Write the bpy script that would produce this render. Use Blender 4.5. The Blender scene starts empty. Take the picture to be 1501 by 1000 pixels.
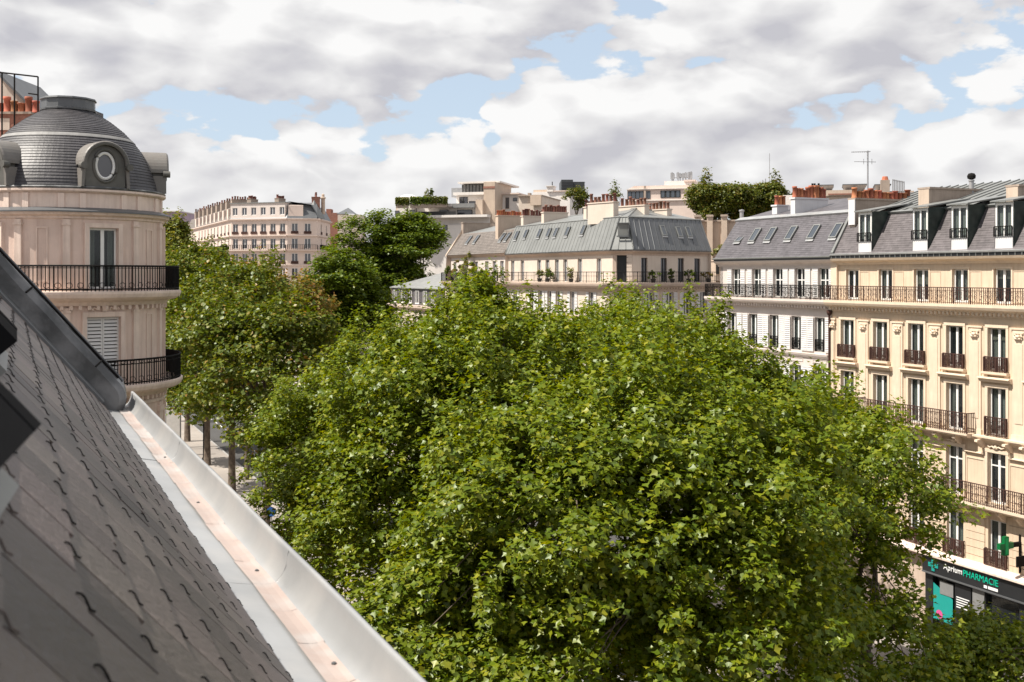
import bpy, math, random
import numpy as np
from mathutils import Matrix, Vector

random.seed(11)
sc = bpy.context.scene
col = sc.collection
R = math.radians
H = 18.2                      # eye height above the pavement
FPX, CX, HY = 1600.0, 750.5, 402.0
AN = R(24.5)                  # the boulevard runs 24.5 degrees left of the view axis
CA, SA = math.cos(AN), math.sin(AN)

# ---------------------------------------------------------------- camera
cam_d = bpy.data.cameras.new('camera')
cam = bpy.data.objects.new('camera', cam_d)
col.objects.link(cam)
cam.location = (0, 0, H)
cam.rotation_euler = (R(90), 0, 0)
cam_d.sensor_width = 36
cam_d.lens = FPX / 1501 * 36
cam_d.shift_y = -98.0 / 1501
cam_d.clip_start = 0.05
cam_d.clip_end = 3000
cam_d.dof.use_dof = True
cam_d.dof.focus_distance = 60
cam_d.dof.aperture_fstop = 9.0
sc.camera = cam

# ---------------------------------------------------------------- sky, sun, exposure
SKY_O = (0.3, 2.2, 0.4)
SUN_EL, SUN_X, SUN_Y = R(56), -0.961, -0.275
world = bpy.data.worlds.new('World')
sc.world = world
world.use_nodes = True
nt = world.node_tree
for n in list(nt.nodes):
    nt.nodes.remove(n)


def nd(t, typ, **kw):
    n = t.nodes.new(typ)
    for k, v in kw.items():
        setattr(n, k, v)
    return n


def math_node(t, op, a, b=None, clamp=False):
    n = t.nodes.new('ShaderNodeMath')
    n.operation = op
    n.use_clamp = clamp
    for i, x in enumerate((a, b)):
        if x is None:
            continue
        if isinstance(x, (int, float)):
            n.inputs[i].default_value = x
        else:
            t.links.new(x, n.inputs[i])
    return n.outputs[0]


def ramp(t, fac, stops, interp='LINEAR'):
    n = t.nodes.new('ShaderNodeValToRGB')
    n.color_ramp.interpolation = interp
    el = n.color_ramp.elements
    while len(el) < len(stops):
        el.new(0.5)
    for e, (p, c) in zip(el, stops):
        e.position = p
        e.color = (*c, 1) if len(c) == 3 else c
    t.links.new(fac, n.inputs[0])
    return n.outputs[0]


def build_sky():
    L = nt.links.new
    out = nd(nt, 'ShaderNodeOutputWorld')
    bg = nd(nt, 'ShaderNodeBackground')
    bg.inputs[1].default_value = 0.1
    L(bg.outputs[0], out.inputs[0])
    sky = nd(nt, 'ShaderNodeTexSky', sky_type='NISHITA')
    sky.sun_disc = False
    sky.sun_elevation = SUN_EL
    sky.sun_rotation = math.atan2(SUN_X, SUN_Y)
    sky.air_density = 1.0
    sky.dust_density = 0.6
    tc = nd(nt, 'ShaderNodeTexCoord')

    def noise(off, stretch, scale, detail, rough, lac=2.1, dist=0.0):
        mp = nd(nt, 'ShaderNodeMapping')
        mp.inputs['Location'].default_value = off
        mp.inputs['Scale'].default_value = (1, 1, stretch)
        L(tc.outputs['Generated'], mp.inputs[0])
        nz = nd(nt, 'ShaderNodeTexNoise')
        nz.inputs['Scale'].default_value = scale
        nz.inputs['Detail'].default_value = detail
        nz.inputs['Roughness'].default_value = rough
        nz.inputs['Lacunarity'].default_value = lac
        nz.inputs['Distortion'].default_value = dist
        L(mp.outputs[0], nz.inputs['Vector'])
        return nz.outputs[0]
    sep = nd(nt, 'ShaderNodeSeparateXYZ')
    L(tc.outputs['Generated'], sep.inputs[0])
    z = sep.outputs[2]
    ox, oy, oz = SKY_O
    o = (2.37 + ox, 0.71 + oy, 0.33 + oz)
    ST = 2.1

    def puffs(off, detail):
        """heaped cumulus density: broken noise with rounded cauliflower heads"""
        f = noise(off, ST, 5.4, detail, 0.55)
        w = noise((off[0] + 3, off[1], off[2]), ST, 9.0, 2, 0.5)
        mp = nd(nt, 'ShaderNodeMapping')
        mp.inputs['Location'].default_value = off
        mp.inputs['Scale'].default_value = (1, 1, ST)
        L(tc.outputs['Generated'], mp.inputs[0])
        vm = nd(nt, 'ShaderNodeVectorMath', operation='MULTIPLY_ADD')
        cb = nd(nt, 'ShaderNodeCombineXYZ')
        for i in range(3):
            L(w, cb.inputs[i])
        L(cb.outputs[0], vm.inputs[0])
        vm.inputs[1].default_value = (0.10, 0.10, 0.10)
        L(mp.outputs[0], vm.inputs[2])
        acc = f
        for sc_, amp in ((12.0, 0.24), (27.0, 0.12)):
            vo = nd(nt, 'ShaderNodeTexVoronoi', feature='F1')
            vo.inputs['Scale'].default_value = sc_
            L(vm.outputs[0], vo.inputs['Vector'])
            acc = math_node(nt, 'ADD', acc, math_node(nt, 'MULTIPLY', math_node(nt, 'SUBTRACT', 0.46, vo.outputs['Distance']), amp))
        return acc
    d1 = puffs(o, 8)
    d2 = puffs((o[0] - 0.02, o[1] + 0.0, o[2] + 0.05), 2)     # the same a little higher up: where it is thinner the light comes through
    big = noise((5.1 + ox, 3.3 + oy, 1.2 + oz), 4.2, 2.3, 3, 0.5)
    cover = math_node(nt, 'ADD', math_node(nt, 'MULTIPLY', d1, 0.66), math_node(nt, 'MULTIPLY', big, 0.42))
    mask = ramp(nt, cover, [(0.446, (0, 0, 0)), (0.470, (1, 1, 1))], 'EASE')
    lit = math_node(nt, 'SUBTRACT', d1, d2)
    lit = math_node(nt, 'ADD', math_node(nt, 'MULTIPLY', lit, 3.6), 0.66)
    thick = ramp(nt, cover, [(0.52, (0.0, 0.0, 0.0)), (0.70, (1, 1, 1))])
    lit = math_node(nt, 'SUBTRACT', lit, math_node(nt, 'MULTIPLY', thick, 0.36), True)
    ccol = ramp(nt, lit, [(0.0, (3.6, 3.58, 3.85)), (0.30, (4.25, 4.22, 4.38)), (0.60, (5.0, 4.97, 5.02)), (1.0, (6.05, 6.02, 5.98))])
    # thin veil brightens the blue between the clouds
    veil = nd(nt, 'ShaderNodeMix', data_type='RGBA')
    veil.inputs[0].default_value = 0.72
    L(sky.outputs[0], veil.inputs[6])
    veil.inputs[7].default_value = (3.95, 4.6, 5.35, 1)
    mx = nd(nt, 'ShaderNodeMix', data_type='RGBA')
    L(mask, mx.inputs[0])
    L(veil.outputs[2], mx.inputs[6])
    L(ccol, mx.inputs[7])
    # pale low haze near the horizon, ground below it
    hz = ramp(nt, z, [(0.0, (1, 1, 1)), (0.10, (0, 0, 0))])
    mh = nd(nt, 'ShaderNodeMix', data_type='RGBA')
    L(math_node(nt, 'MULTIPLY', hz, 0.35), mh.inputs[0])
    L(mx.outputs[2], mh.inputs[6])
    mh.inputs[7].default_value = (5.1, 5.05, 5.05, 1)
    gr = ramp(nt, z, [(0.0, (1, 1, 1)), (0.003, (0, 0, 0))])
    mg = nd(nt, 'ShaderNodeMix', data_type='RGBA')
    L(gr, mg.inputs[0])
    L(mh.outputs[2], mg.inputs[6])
    mg.inputs[7].default_value = (1.6, 1.5, 1.4, 1)
    L(mg.outputs[2], bg.inputs[0])


build_sky()
world.cycles.sampling_method = 'MANUAL'
world.cycles.sample_map_resolution = 512
sun_d = bpy.data.lights.new('sun', 'SUN')
sun_d.energy = 5.0
sun_d.angle = R(0.53)
sun_d.color = (1.0, 0.94, 0.84)
sun = bpy.data.objects.new('sun', sun_d)
col.objects.link(sun)
tosun = Vector((SUN_X * math.cos(SUN_EL), SUN_Y * math.cos(SUN_EL), math.sin(SUN_EL)))
sun.rotation_euler = tosun.to_track_quat('Z', 'Y').to_euler()
sun.location = tosun * 200

vs = sc.view_settings
vs.view_transform = 'Standard'
vs.look = 'None'
vs.exposure = 0.68
vs.gamma = 1.0
sc.render.engine = 'CYCLES'
cy = sc.cycles
cy.use_denoising = True
cy.max_bounces = 6
cy.diffuse_bounces = 3
cy.glossy_bounces = 3
cy.transmission_bounces = 4
cy.transparent_max_bounces = 8
cy.caustics_reflective = False
cy.caustics_refractive = False


# ---------------------------------------------------------------- places
def W(u, v, z=0.0):
    """street frame (metres along the boulevard, metres across) to world"""
    return Vector((-SA * u + CA * v, CA * u + SA * v, z))


def at(px, py, D):
    """a point D metres ahead"""
    return Vector(((px - CX) / FPX * D, D, H - (py - HY) / FPX * D))


def on_v(px, V):
    """(u, metres ahead) where the line of sight through px meets the street plane v = V"""
    a = (px - CX) / FPX
    t = V / (CA * a + SA)
    return t * (CA - SA * a), t


# ---------------------------------------------------------------- materials
def mat(name, c, rough=0.8, var=0.14, scale=2.5, bump=0.0, bscale=30.0, metal=0.0, spec=0.4, streak=0.0, streak_col=(0.16, 0.12, 0.10),
        orand=0.0, cell=None, mott=None):
    m = bpy.data.materials.new(name)
    m.use_nodes = True
    t = m.node_tree
    L = t.links.new
    b = t.nodes['Principled BSDF']
    b.inputs['Roughness'].default_value = rough
    b.inputs['Metallic'].default_value = metal
    b.inputs['Specular IOR Level'].default_value = spec
    tc = nd(t, 'ShaderNodeTexCoord')
    nz = nd(t, 'ShaderNodeTexNoise')
    nz.inputs['Scale'].default_value = scale
    nz.inputs['Detail'].default_value = 6
    nz.inputs['Roughness'].default_value = 0.6
    L(tc.outputs['Object'], nz.inputs['Vector'])
    lo = tuple(x * (1 - var) for x in c)
    hi = tuple(min(1, x * (1 + var)) for x in c)
    cc = ramp(t, nz.outputs[0], [(0.3, lo), (0.7, hi)])
    if mott:
        n2 = nd(t, 'ShaderNodeTexNoise')
        n2.inputs['Scale'].default_value = mott[1]
        n2.inputs['Detail'].default_value = 5
        L(tc.outputs['Object'], n2.inputs['Vector'])
        f = ramp(t, n2.outputs[0], [(0.45, (0, 0, 0)), (0.68, (1, 1, 1))])
        mx = nd(t, 'ShaderNodeMix', data_type='RGBA')
        L(math_node(t, 'MULTIPLY', f, mott[2]), mx.inputs[0])
        L(cc, mx.inputs[6])
        mx.inputs[7].default_value = (*mott[0], 1)
        cc = mx.outputs[2]
    if streak:
        mp = nd(t, 'ShaderNodeMapping')
        mp.inputs['Scale'].default_value = (3.2, 3.2, 0.22)
        L(tc.outputs['Object'], mp.inputs[0])
        n2 = nd(t, 'ShaderNodeTexNoise')
        n2.inputs['Scale'].default_value = 2.0
        n2.inputs['Detail'].default_value = 7
        n2.inputs['Roughness'].default_value = 0.62
        L(mp.outputs[0], n2.inputs['Vector'])
        f = ramp(t, n2.outputs[0], [(0.46, (0, 0, 0)), (0.72, (1, 1, 1))])
        mx = nd(t, 'ShaderNodeMix', data_type='RGBA')
        L(math_node(t, 'MULTIPLY', f, streak), mx.inputs[0])
        L(cc, mx.inputs[6])
        mx.inputs[7].default_value = (*streak_col, 1)
        cc = mx.outputs[2]
    if cell:            # one tone for each slate or panel
        sw, sh, amt = cell
        sx = nd(t, 'ShaderNodeSeparateXYZ')
        L(tc.outputs['Object'], sx.inputs[0])
        row = math_node(t, 'FLOOR', math_node(t, 'DIVIDE', sx.outputs[2], sh))
        cx_ = math_node(t, 'FLOOR', math_node(t, 'ADD', math_node(t, 'DIVIDE', sx.outputs[0], sw), math_node(t, 'MULTIPLY', row, 0.5)))
        cb = nd(t, 'ShaderNodeCombineXYZ')
        L(cx_, cb.inputs[0])
        L(row, cb.inputs[1])
        wn = nd(t, 'ShaderNodeTexWhiteNoise', noise_dimensions='2D')
        L(cb.outputs[0], wn.inputs['Vector'])
        hs = nd(t, 'ShaderNodeHueSaturation')
        L(math_node(t, 'ADD', math_node(t, 'MULTIPLY', wn.outputs[0], 2 * amt), 1 - amt), hs.inputs['Value'])
        L(cc, hs.inputs['Color'])
        cc = hs.outputs[0]
    if orand:
        oi = nd(t, 'ShaderNodeObjectInfo')
        hs = nd(t, 'ShaderNodeHueSaturation')
        L(math_node(t, 'ADD', math_node(t, 'MULTIPLY', oi.outputs['Random'], 2 * orand), 1 - orand), hs.inputs['Value'])
        L(math_node(t, 'ADD', math_node(t, 'MULTIPLY', math_node(t, 'FRACT', math_node(t, 'MULTIPLY', oi.outputs['Random'], 7.3)), 0.03), 0.485), hs.inputs['Hue'])
        L(cc, hs.inputs['Color'])
        cc = hs.outputs[0]
    L(cc, b.inputs['Base Color'])
    if bump:
        n3 = nd(t, 'ShaderNodeTexNoise')
        n3.inputs['Scale'].default_value = bscale
        n3.inputs['Detail'].default_value = 4
        L(tc.outputs['Object'], n3.inputs['Vector'])
        bp = nd(t, 'ShaderNodeBump')
        bp.inputs['Strength'].default_value = bump
        bp.inputs['Distance'].default_value = 0.02
        L(n3.outputs[0], bp.inputs['Height'])
        L(bp.outputs[0], b.inputs['Normal'])
    return m


def leaf_mat(name, stops, trans=0.33, gloss=0.03):
    m = bpy.data.materials.new(name)
    m.use_nodes = True
    t = m.node_tree
    L = t.links.new
    t.nodes.remove(t.nodes['Principled BSDF'])
    out = t.nodes['Material Output']
    ge = nd(t, 'ShaderNodeNewGeometry')
    c = ramp(t, ge.outputs['Random Per Island'], stops)
    df = nd(t, 'ShaderNodeBsdfDiffuse')
    tr = nd(t, 'ShaderNodeBsdfTranslucent')
    gl = nd(t, 'ShaderNodeBsdfGlossy')
    gl.inputs['Roughness'].default_value = 0.42
    gl.inputs['Color'].default_value = (0.85, 0.9, 0.8, 1)
    L(c, df.inputs[0])
    hs = nd(t, 'ShaderNodeHueSaturation')
    hs.inputs['Hue'].default_value = 0.485
    hs.inputs['Saturation'].default_value = 1.1
    hs.inputs['Value'].default_value = 1.6
    L(c, hs.inputs['Color'])
    L(hs.outputs[0], tr.inputs[0])
    m1 = nd(t, 'ShaderNodeMixShader')
    m1.inputs[0].default_value = trans
    L(df.outputs[0], m1.inputs[1])
    L(tr.outputs[0], m1.inputs[2])
    m2 = nd(t, 'ShaderNodeMixShader')
    m2.inputs[0].default_value = gloss
    L(m1.outputs[0], m2.inputs[1])
    L(gl.outputs[0], m2.inputs[2])
    L(m2.outputs[0], out.inputs[0])
    return m


def glass_mat(name, through=0.45, tint=(0.02, 0.025, 0.03)):
    m = bpy.data.materials.new(name)
    m.use_nodes = True
    t = m.node_tree
    L = t.links.new
    b = t.nodes['Principled BSDF']
    b.inputs['Base Color'].default_value = (*tint, 1)
    b.inputs['Roughness'].default_value = 0.06
    b.inputs['Specular IOR Level'].default_value = 1.0
    tc = nd(t, 'ShaderNodeTexCoord')
    nz = nd(t, 'ShaderNodeTexNoise')
    nz.inputs['Scale'].default_value = 1.3
    L(tc.outputs['Object'], nz.inputs['Vector'])
    bp = nd(t, 'ShaderNodeBump')
    bp.inputs['Strength'].default_value = 0.08
    L(nz.outputs[0], bp.inputs['Height'])
    L(bp.outputs[0], b.inputs['Normal'])
    if through:
        tr = nd(t, 'ShaderNodeBsdfTransparent')
        tr.inputs[0].default_value = (0.9, 0.95, 0.93, 1)
        mx = nd(t, 'ShaderNodeMixShader')
        mx.inputs[0].default_value = through
        L(b.outputs[0], mx.inputs[1])
        L(tr.outputs[0], mx.inputs[2])
        L(mx.outputs[0], t.nodes['Material Output'].inputs[0])
    return m


def emit_free(name, c, rough=0.5):
    return mat(name, c, rough, 0.04)


M = dict(
    yellow=mat('cream_plaster', (0.63, 0.50, 0.372), 0.85, 0.09, 0.8, 0.15, 25, streak=0.38, streak_col=(0.42, 0.28, 0.19)),
    yellow_trim=mat('cream_stone_trim', (0.67, 0.545, 0.42), 0.8, 0.08, 1.5, 0.1, streak=0.2, streak_col=(0.40, 0.27, 0.18)),
    white_wall=mat('white_plaster', (0.60, 0.53, 0.49), 0.85, 0.07, 0.9, 0.12, streak=0.2, streak_col=(0.42, 0.33, 0.28)),
    white_trim=mat('white_stone_trim', (0.62, 0.54, 0.49), 0.8, 0.08, 1.5, streak=0.2, streak_col=(0.40, 0.31, 0.26)),
    pink_wall=mat('pinkish_limestone', (0.68, 0.53, 0.455), 0.85, 0.09, 1.1, 0.2, 20, streak=0.32, streak_col=(0.34, 0.20, 0.15)),
    pink_trim=mat('pinkish_stone_trim', (0.72, 0.58, 0.50), 0.85, 0.10, 1.3, 0.15, 20, streak=0.30, streak_col=(0.30, 0.19, 0.15)),
    cream=mat('pale_limestone', (0.60, 0.515, 0.44), 0.85, 0.08, 0.5, streak=0.25, streak_col=(0.42, 0.31, 0.25)),
    cream_trim=mat('pale_limestone_trim', (0.48, 0.38, 0.31), 0.85, 0.10, 0.8, streak=0.35, streak_col=(0.30, 0.20, 0.16)),
    far_wall=mat('far_limestone', (0.62, 0.51, 0.45), 0.85, 0.08, 0.3, streak=0.2, streak_col=(0.45, 0.34, 0.28)),
    modern=mat('modern_white_render', (0.68, 0.64, 0.61), 0.8, 0.06, 0.5, streak=0.2, streak_col=(0.45, 0.38, 0.34)),
    tan=mat('tan_render', (0.50, 0.40, 0.32), 0.85, 0.1, 0.6, streak=0.3, streak_col=(0.30, 0.22, 0.17)),
    tan_dark=mat('brown_chimney_render', (0.36, 0.29, 0.24), 0.9, 0.14, 1.0, 0.2, streak=0.4, streak_col=(0.16, 0.12, 0.10)),
    brick=mat('red_brick_render', (0.28, 0.135, 0.10), 0.9, 0.25, 6.0, 0.3),
    chim_white=mat('white_chimney_paint', (0.62, 0.61, 0.62), 0.8, 0.06, 1.2, streak=0.12),
    terracotta=mat('terracotta', (0.36, 0.125, 0.065), 0.8, 0.25, 3, orand=0.35),
    pot_brown=mat('brown_terracotta', (0.17, 0.075, 0.055), 0.8, 0.25, 3, orand=0.4),
    slate_far=mat('slate_roofing', (0.090, 0.083, 0.092), 0.55, 0.14, 0.7, cell=(0.26, 0.13, 0.16), streak=0.22, streak_col=(0.15, 0.14, 0.145)),
    slate_pink=mat('brownish_slate_roofing', (0.105, 0.092, 0.096), 0.55, 0.16, 0.7, cell=(0.26, 0.13, 0.18), streak=0.28, streak_col=(0.19, 0.175, 0.175)),
    slate_brown=mat('brown_slate_roofing', (0.135, 0.115, 0.103), 0.6, 0.2, 0.6, cell=(0.30, 0.2, 0.14), streak=0.35, streak_col=(0.28, 0.25, 0.225)),
    slate_dome=mat('dark_dome_slate', (0.046, 0.043, 0.048), 0.5, 0.25, 1.4, 0.35, 14, spec=0.55, streak=0.28, streak_col=(0.13, 0.12, 0.12)),
    slate=mat('grey_slate', (0.080, 0.063, 0.057), 0.5, 0.22, 5.0, 0.25, 60, orand=0.42, mott=((0.145, 0.113, 0.100), 2.2, 0.6)),
    zinc=mat('zinc_sheet', (0.215, 0.22, 0.215), 0.45, 0.12, 0.8, 0.05, metal=0.25, streak=0.35, streak_col=(0.19, 0.185, 0.17)),
    zinc_dark=mat('dark_zinc_sheet', (0.125, 0.13, 0.137), 0.45, 0.14, 0.8, metal=0.25, streak=0.3, streak_col=(0.10, 0.10, 0.10)),
    zinc_black=mat('blackened_lead', (0.075, 0.077, 0.08), 0.42, 0.3, 2.2, 0.3, 12, mott=((0.20, 0.20, 0.205), 4.0, 0.8)),
    green_zinc=mat('green_black_painted_zinc', (0.025, 0.038, 0.034), 0.4, 0.3, 1.5, mott=((0.06, 0.075, 0.065), 2.0, 0.6)),
    gutter=mat('pale_zinc_gutter', (0.35, 0.355, 0.36), 0.38, 0.16, 1.1, 0.05, 18, metal=0.35, mott=((0.44, 0.43, 0.42), 2.3, 0.8)),
    gutter_rust=mat('rust_stained_zinc', (0.37, 0.295, 0.265), 0.5, 0.14, 2.0, 0.1, 20, mott=((0.40, 0.385, 0.375), 3.0, 1.0)),
    iron=mat('black_wrought_iron', (0.012, 0.011, 0.011), 0.8, 0.2, 4, spec=0.1),
    iron_rust=mat('brown_wrought_iron', (0.065, 0.034, 0.028), 0.8, 0.3, 5, spec=0.15),
    frame_white=mat('white_window_paint', (0.76, 0.75, 0.73), 0.5, 0.04, 2),
    shutter=mat('white_shutter_paint', (0.63, 0.61, 0.60), 0.6, 0.05, 2),
    frame_dark=mat('dark_window_frame', (0.020, 0.020, 0.021), 0.6, 0.2, 3),
    sash_black=mat('matt_black_sash', (0.013, 0.013, 0.014), 1.0, 0.1, 3, spec=0.02),
    stone_grey=mat('grey_painted_stone', (0.095, 0.092, 0.084), 0.6, 0.16, 1.8, 0.1, mott=((0.16, 0.15, 0.135), 1.6, 0.5)),
    hood=mat('pale_lead_hood', (0.17, 0.158, 0.146), 0.5, 0.14, 1.6, streak=0.25),
    band_white=mat('pale_lead_band', (0.22, 0.215, 0.21), 0.6, 0.2, 3),
    glass=glass_mat('window_glass', 0.62),
    glass_far=glass_mat('far_window_glass', 0.0, (0.06, 0.06, 0.07)),
    glass_sky=glass_mat('skylight_glass', 0.0, (0.05, 0.06, 0.075)),
    room_backing=mat('dark_room_backing', (0.11, 0.10, 0.095), 0.9, 0.3, 0.6),  # dark sheet behind the glass, dimness of the rooms put into its colour
    curtain=mat('white_curtain', (0.72, 0.70, 0.67), 0.9, 0.08, 4),
    blind=mat('cream_blind', (0.55, 0.48, 0.40), 0.9, 0.05, 3),
    shop_dark=mat('charcoal_shopfront', (0.018, 0.019, 0.021), 0.45, 0.15, 2),
    shop_grey=mat('grey_shutter', (0.20, 0.20, 0.20), 0.5, 0.1, 3),
    sign_white=emit_free('white_letters', (0.80, 0.80, 0.80)),
    sign_green=emit_free('green_letters', (0.0, 0.40, 0.26)),
    sign_teal=emit_free('teal_panel', (0.01, 0.27, 0.24)),
    cross_green=emit_free('green_cross', (0.0, 0.13, 0.035), 0.35),
    cross_light=emit_free('bright_green_cross', (0.0, 0.34, 0.10), 0.35),
    pink_print=emit_free('pink_print', (0.55, 0.08, 0.25)),
    blue_sign=emit_free('blue_sign', (0.02, 0.10, 0.35)),
    bark=mat('plane_bark', (0.085, 0.062, 0.046), 0.9, 0.35, 4.0, 0.4, 10, mott=((0.20, 0.165, 0.12), 2.5, 0.6)),
    asphalt=mat('asphalt', (0.060, 0.058, 0.057), 0.9, 0.2, 0.4, 0.2, 40),
    pavement=mat('pale_pavement', (0.30, 0.265, 0.235), 0.9, 0.14, 0.35, 0.1, 20, mott=((0.20, 0.18, 0.165), 0.12, 0.6)),
    kerb=mat('granite_kerb', (0.28, 0.27, 0.26), 0.8, 0.15, 3),
    line=mat('road_paint', (0.70, 0.70, 0.68), 0.7, 0.1, 3),
    lilac=mat('lilac_roof_sheet', (0.34, 0.25, 0.31), 0.6, 0.08, 0.5),
    dark_block=mat('dark_cladding', (0.045, 0.05, 0.055), 0.5, 0.2, 0.5),
    metal_grey=mat('galvanised_metal', (0.34, 0.34, 0.35), 0.45, 0.15, 2, metal=0.4),
    orange_shop=emit_free('orange_red_panel', (0.52, 0.10, 0.05)),
    car_white=mat('white_car_paint', (0.72, 0.72, 0.72), 0.25, 0.03, 1, spec=0.6),
    car_grey=mat('grey_car_paint', (0.16, 0.17, 0.18), 0.25, 0.03, 1, spec=0.6),
    tyre=mat('black_tyre', (0.02, 0.02, 0.02), 0.8, 0.1, 3),
    earth=mat('city_ground', (0.20, 0.18, 0.165), 0.95, 0.2, 0.02),
    pot_dark=mat('dark_planter', (0.035, 0.032, 0.03), 0.7, 0.2, 3),
)
GREENS = [(0.0, (0.066, 0.106, 0.005)), (0.5, (0.118, 0.160, 0.007)), (0.88, (0.185, 0.212, 0.010)), (1.0, (0.255, 0.250, 0.016))]
M['leaf'] = leaf_mat('plane_leaves', GREENS)
M['leaf_mid'] = leaf_mat('mid_green_leaves', [(0.0, (0.050, 0.080, 0.007)), (0.5, (0.090, 0.120, 0.009)), (0.85, (0.145, 0.160, 0.015)), (0.95, (0.18, 0.17, 0.028)), (1.0, (0.27, 0.16, 0.04))])
M['leaf_autumn'] = leaf_mat('turning_leaves', [(0.0, (0.065, 0.085, 0.010)), (0.4, (0.13, 0.125, 0.018)), (0.7, (0.22, 0.15, 0.03)), (1.0, (0.32, 0.18, 0.06))])
M['leaf_dark'] = leaf_mat('dark_green_leaves', [(0.0, (0.046, 0.078, 0.007)), (0.5, (0.080, 0.122, 0.009)), (0.9, (0.125, 0.165, 0.013)), (1.0, (0.18, 0.20, 0.02))], 0.35)
M['leaf_yellow'] = leaf_mat('yellow_green_leaves', [(0.0, (0.06, 0.085, 0.012)), (0.5, (0.14, 0.16, 0.02)), (1.0, (0.26, 0.23, 0.04))])
M['leaf_olive'] = leaf_mat('olive_hedge_leaves', [(0.0, (0.048, 0.066, 0.009)), (0.5, (0.090, 0.112, 0.014)), (0.85, (0.14, 0.145, 0.02)), (1.0, (0.20, 0.15, 0.04))], 0.35)


# ---------------------------------------------------------------- mesh helpers
class MB:
    def __init__(s):
        s.v = []
        s.f = []

    def quad(s, a, b, c, d):
        n = len(s.v)
        s.v += [tuple(a), tuple(b), tuple(c), tuple(d)]
        s.f.append((n, n + 1, n + 2, n + 3))
        return s

    def poly(s, pts):
        n = len(s.v)
        s.v += [tuple(p) for p in pts]
        s.f.append(tuple(range(n, n + len(pts))))
        return s

    def box(s, x0, x1, y0, y1, z0, z1):
        n = len(s.v)
        s.v += [(x0, y0, z0), (x1, y0, z0), (x1, y1, z0), (x0, y1, z0), (x0, y0, z1), (x1, y0, z1), (x1, y1, z1), (x0, y1, z1)]
        for q in ((0, 3, 2, 1), (4, 5, 6, 7), (0, 1, 5, 4), (1, 2, 6, 5), (2, 3, 7, 6), (3, 0, 4, 7)):
            s.f.append(tuple(n + i for i in q))
        return s

    def hexa(s, p):
        """eight corners: four below, four above, each ring the same way round"""
        n = len(s.v)
        s.v += [tuple(q) for q in p]
        for q in ((0, 3, 2, 1), (4, 5, 6, 7), (0, 1, 5, 4), (1, 2, 6, 5), (2, 3, 7, 6), (3, 0, 4, 7)):
            s.f.append(tuple(n + i for i in q))
        return s

    def prism(s, prof, x0, x1):
        """closed (y, z) profile swept along x"""
        n, k = len(s.v), len(prof)
        s.v += [(x0, y, z) for y, z in prof] + [(x1, y, z) for y, z in prof]
        for i in range(k):
            j = (i + 1) % k
            s.f.append((n + i, n + j, n + k + j, n + k + i))
        s.f.append(tuple(n + i for i in reversed(range(k))))
        s.f.append(tuple(n + k + i for i in range(k)))
        return s

    def lathe(s, prof, n=24, a0=0.0, a1=2 * math.pi, c=(0, 0)):
        full = abs(a1 - a0) > 6.28
        m = n if full else n + 1
        b = len(s.v)
        for i in range(m):
            a = a0 + (a1 - a0) * i / n
            for r, z in prof:
                s.v.append((c[0] + r * math.sin(a), c[1] - r * math.cos(a), z))
        k = len(prof)
        for i in range(n):
            i2 = (i + 1) % m
            for j in range(k - 1):
                s.f.append((b + i * k + j, b + i2 * k + j, b + i2 * k + j + 1, b + i * k + j + 1))
        return s

    def tube(s, pts, rad, n=6, cap=True):
        pts = [Vector(p) for p in pts]
        if not hasattr(rad, '__len__'):
            rad = [rad] * len(pts)
        b = len(s.v)
        for i, p in enumerate(pts):
            d = (pts[min(i + 1, len(pts) - 1)] - pts[max(i - 1, 0)])
            if d.length < 1e-9:
                d = Vector((0, 0, 1))
            d.normalize()
            ref = Vector((0, 0, 1)) if abs(d.z) < 0.9 else Vector((1, 0, 0))
            x = d.cross(ref).normalized()
            y = d.cross(x)
            for k in range(n):
                a = 2 * math.pi * k / n
                s.v.append(tuple(p + (x * math.cos(a) + y * math.sin(a)) * rad[i]))
        for i in range(len(pts) - 1):
            for k in range(n):
                k2 = (k + 1) % n
                s.f.append((b + i * n + k, b + i * n + k2, b + (i + 1) * n + k2, b + (i + 1) * n + k))
        if cap:
            s.f.append(tuple(b + k for k in range(n)))
            s.f.append(tuple(b + (len(pts) - 1) * n + k for k in reversed(range(n))))
        return s

    def mesh(s, name, smooth=False):
        me = bpy.data.meshes.new(name)
        me.from_pydata(s.v, [], s.f)
        if smooth:
            me.polygons.foreach_set('use_smooth', [True] * len(me.polygons))
        me.update()
        return me


def build(name, mb, m, parent=None, loc=(0, 0, 0), rot=(0, 0, 0), smooth=False, kind=None, label=None):
    me = mb.mesh(name, smooth) if isinstance(mb, MB) else mb
    if m is not None and (not me.materials):
        me.materials.append(M[m] if isinstance(m, str) else m)
    o = bpy.data.objects.new(name, me)
    col.objects.link(o)
    o.location = loc
    o.rotation_euler = rot
    if parent is not None:
        o.parent = parent
    if kind:
        o['kind'] = kind
    if label:
        o['label'] = label
    return o


def thing(name, label, cat, loc=(0, 0, 0), rz=0.0, group=None):
    o = bpy.data.objects.new(name, None)
    col.objects.link(o)
    o.empty_display_size = 0.3
    o.location = loc
    o.rotation_euler = (0, 0, rz)
    o['label'] = label
    o['category'] = cat
    if group:
        o['group'] = group
    return o


def tag(o, label, cat, group=None):
    o['label'] = label
    o['category'] = cat
    if group:
        o['group'] = group
    return o


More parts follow.
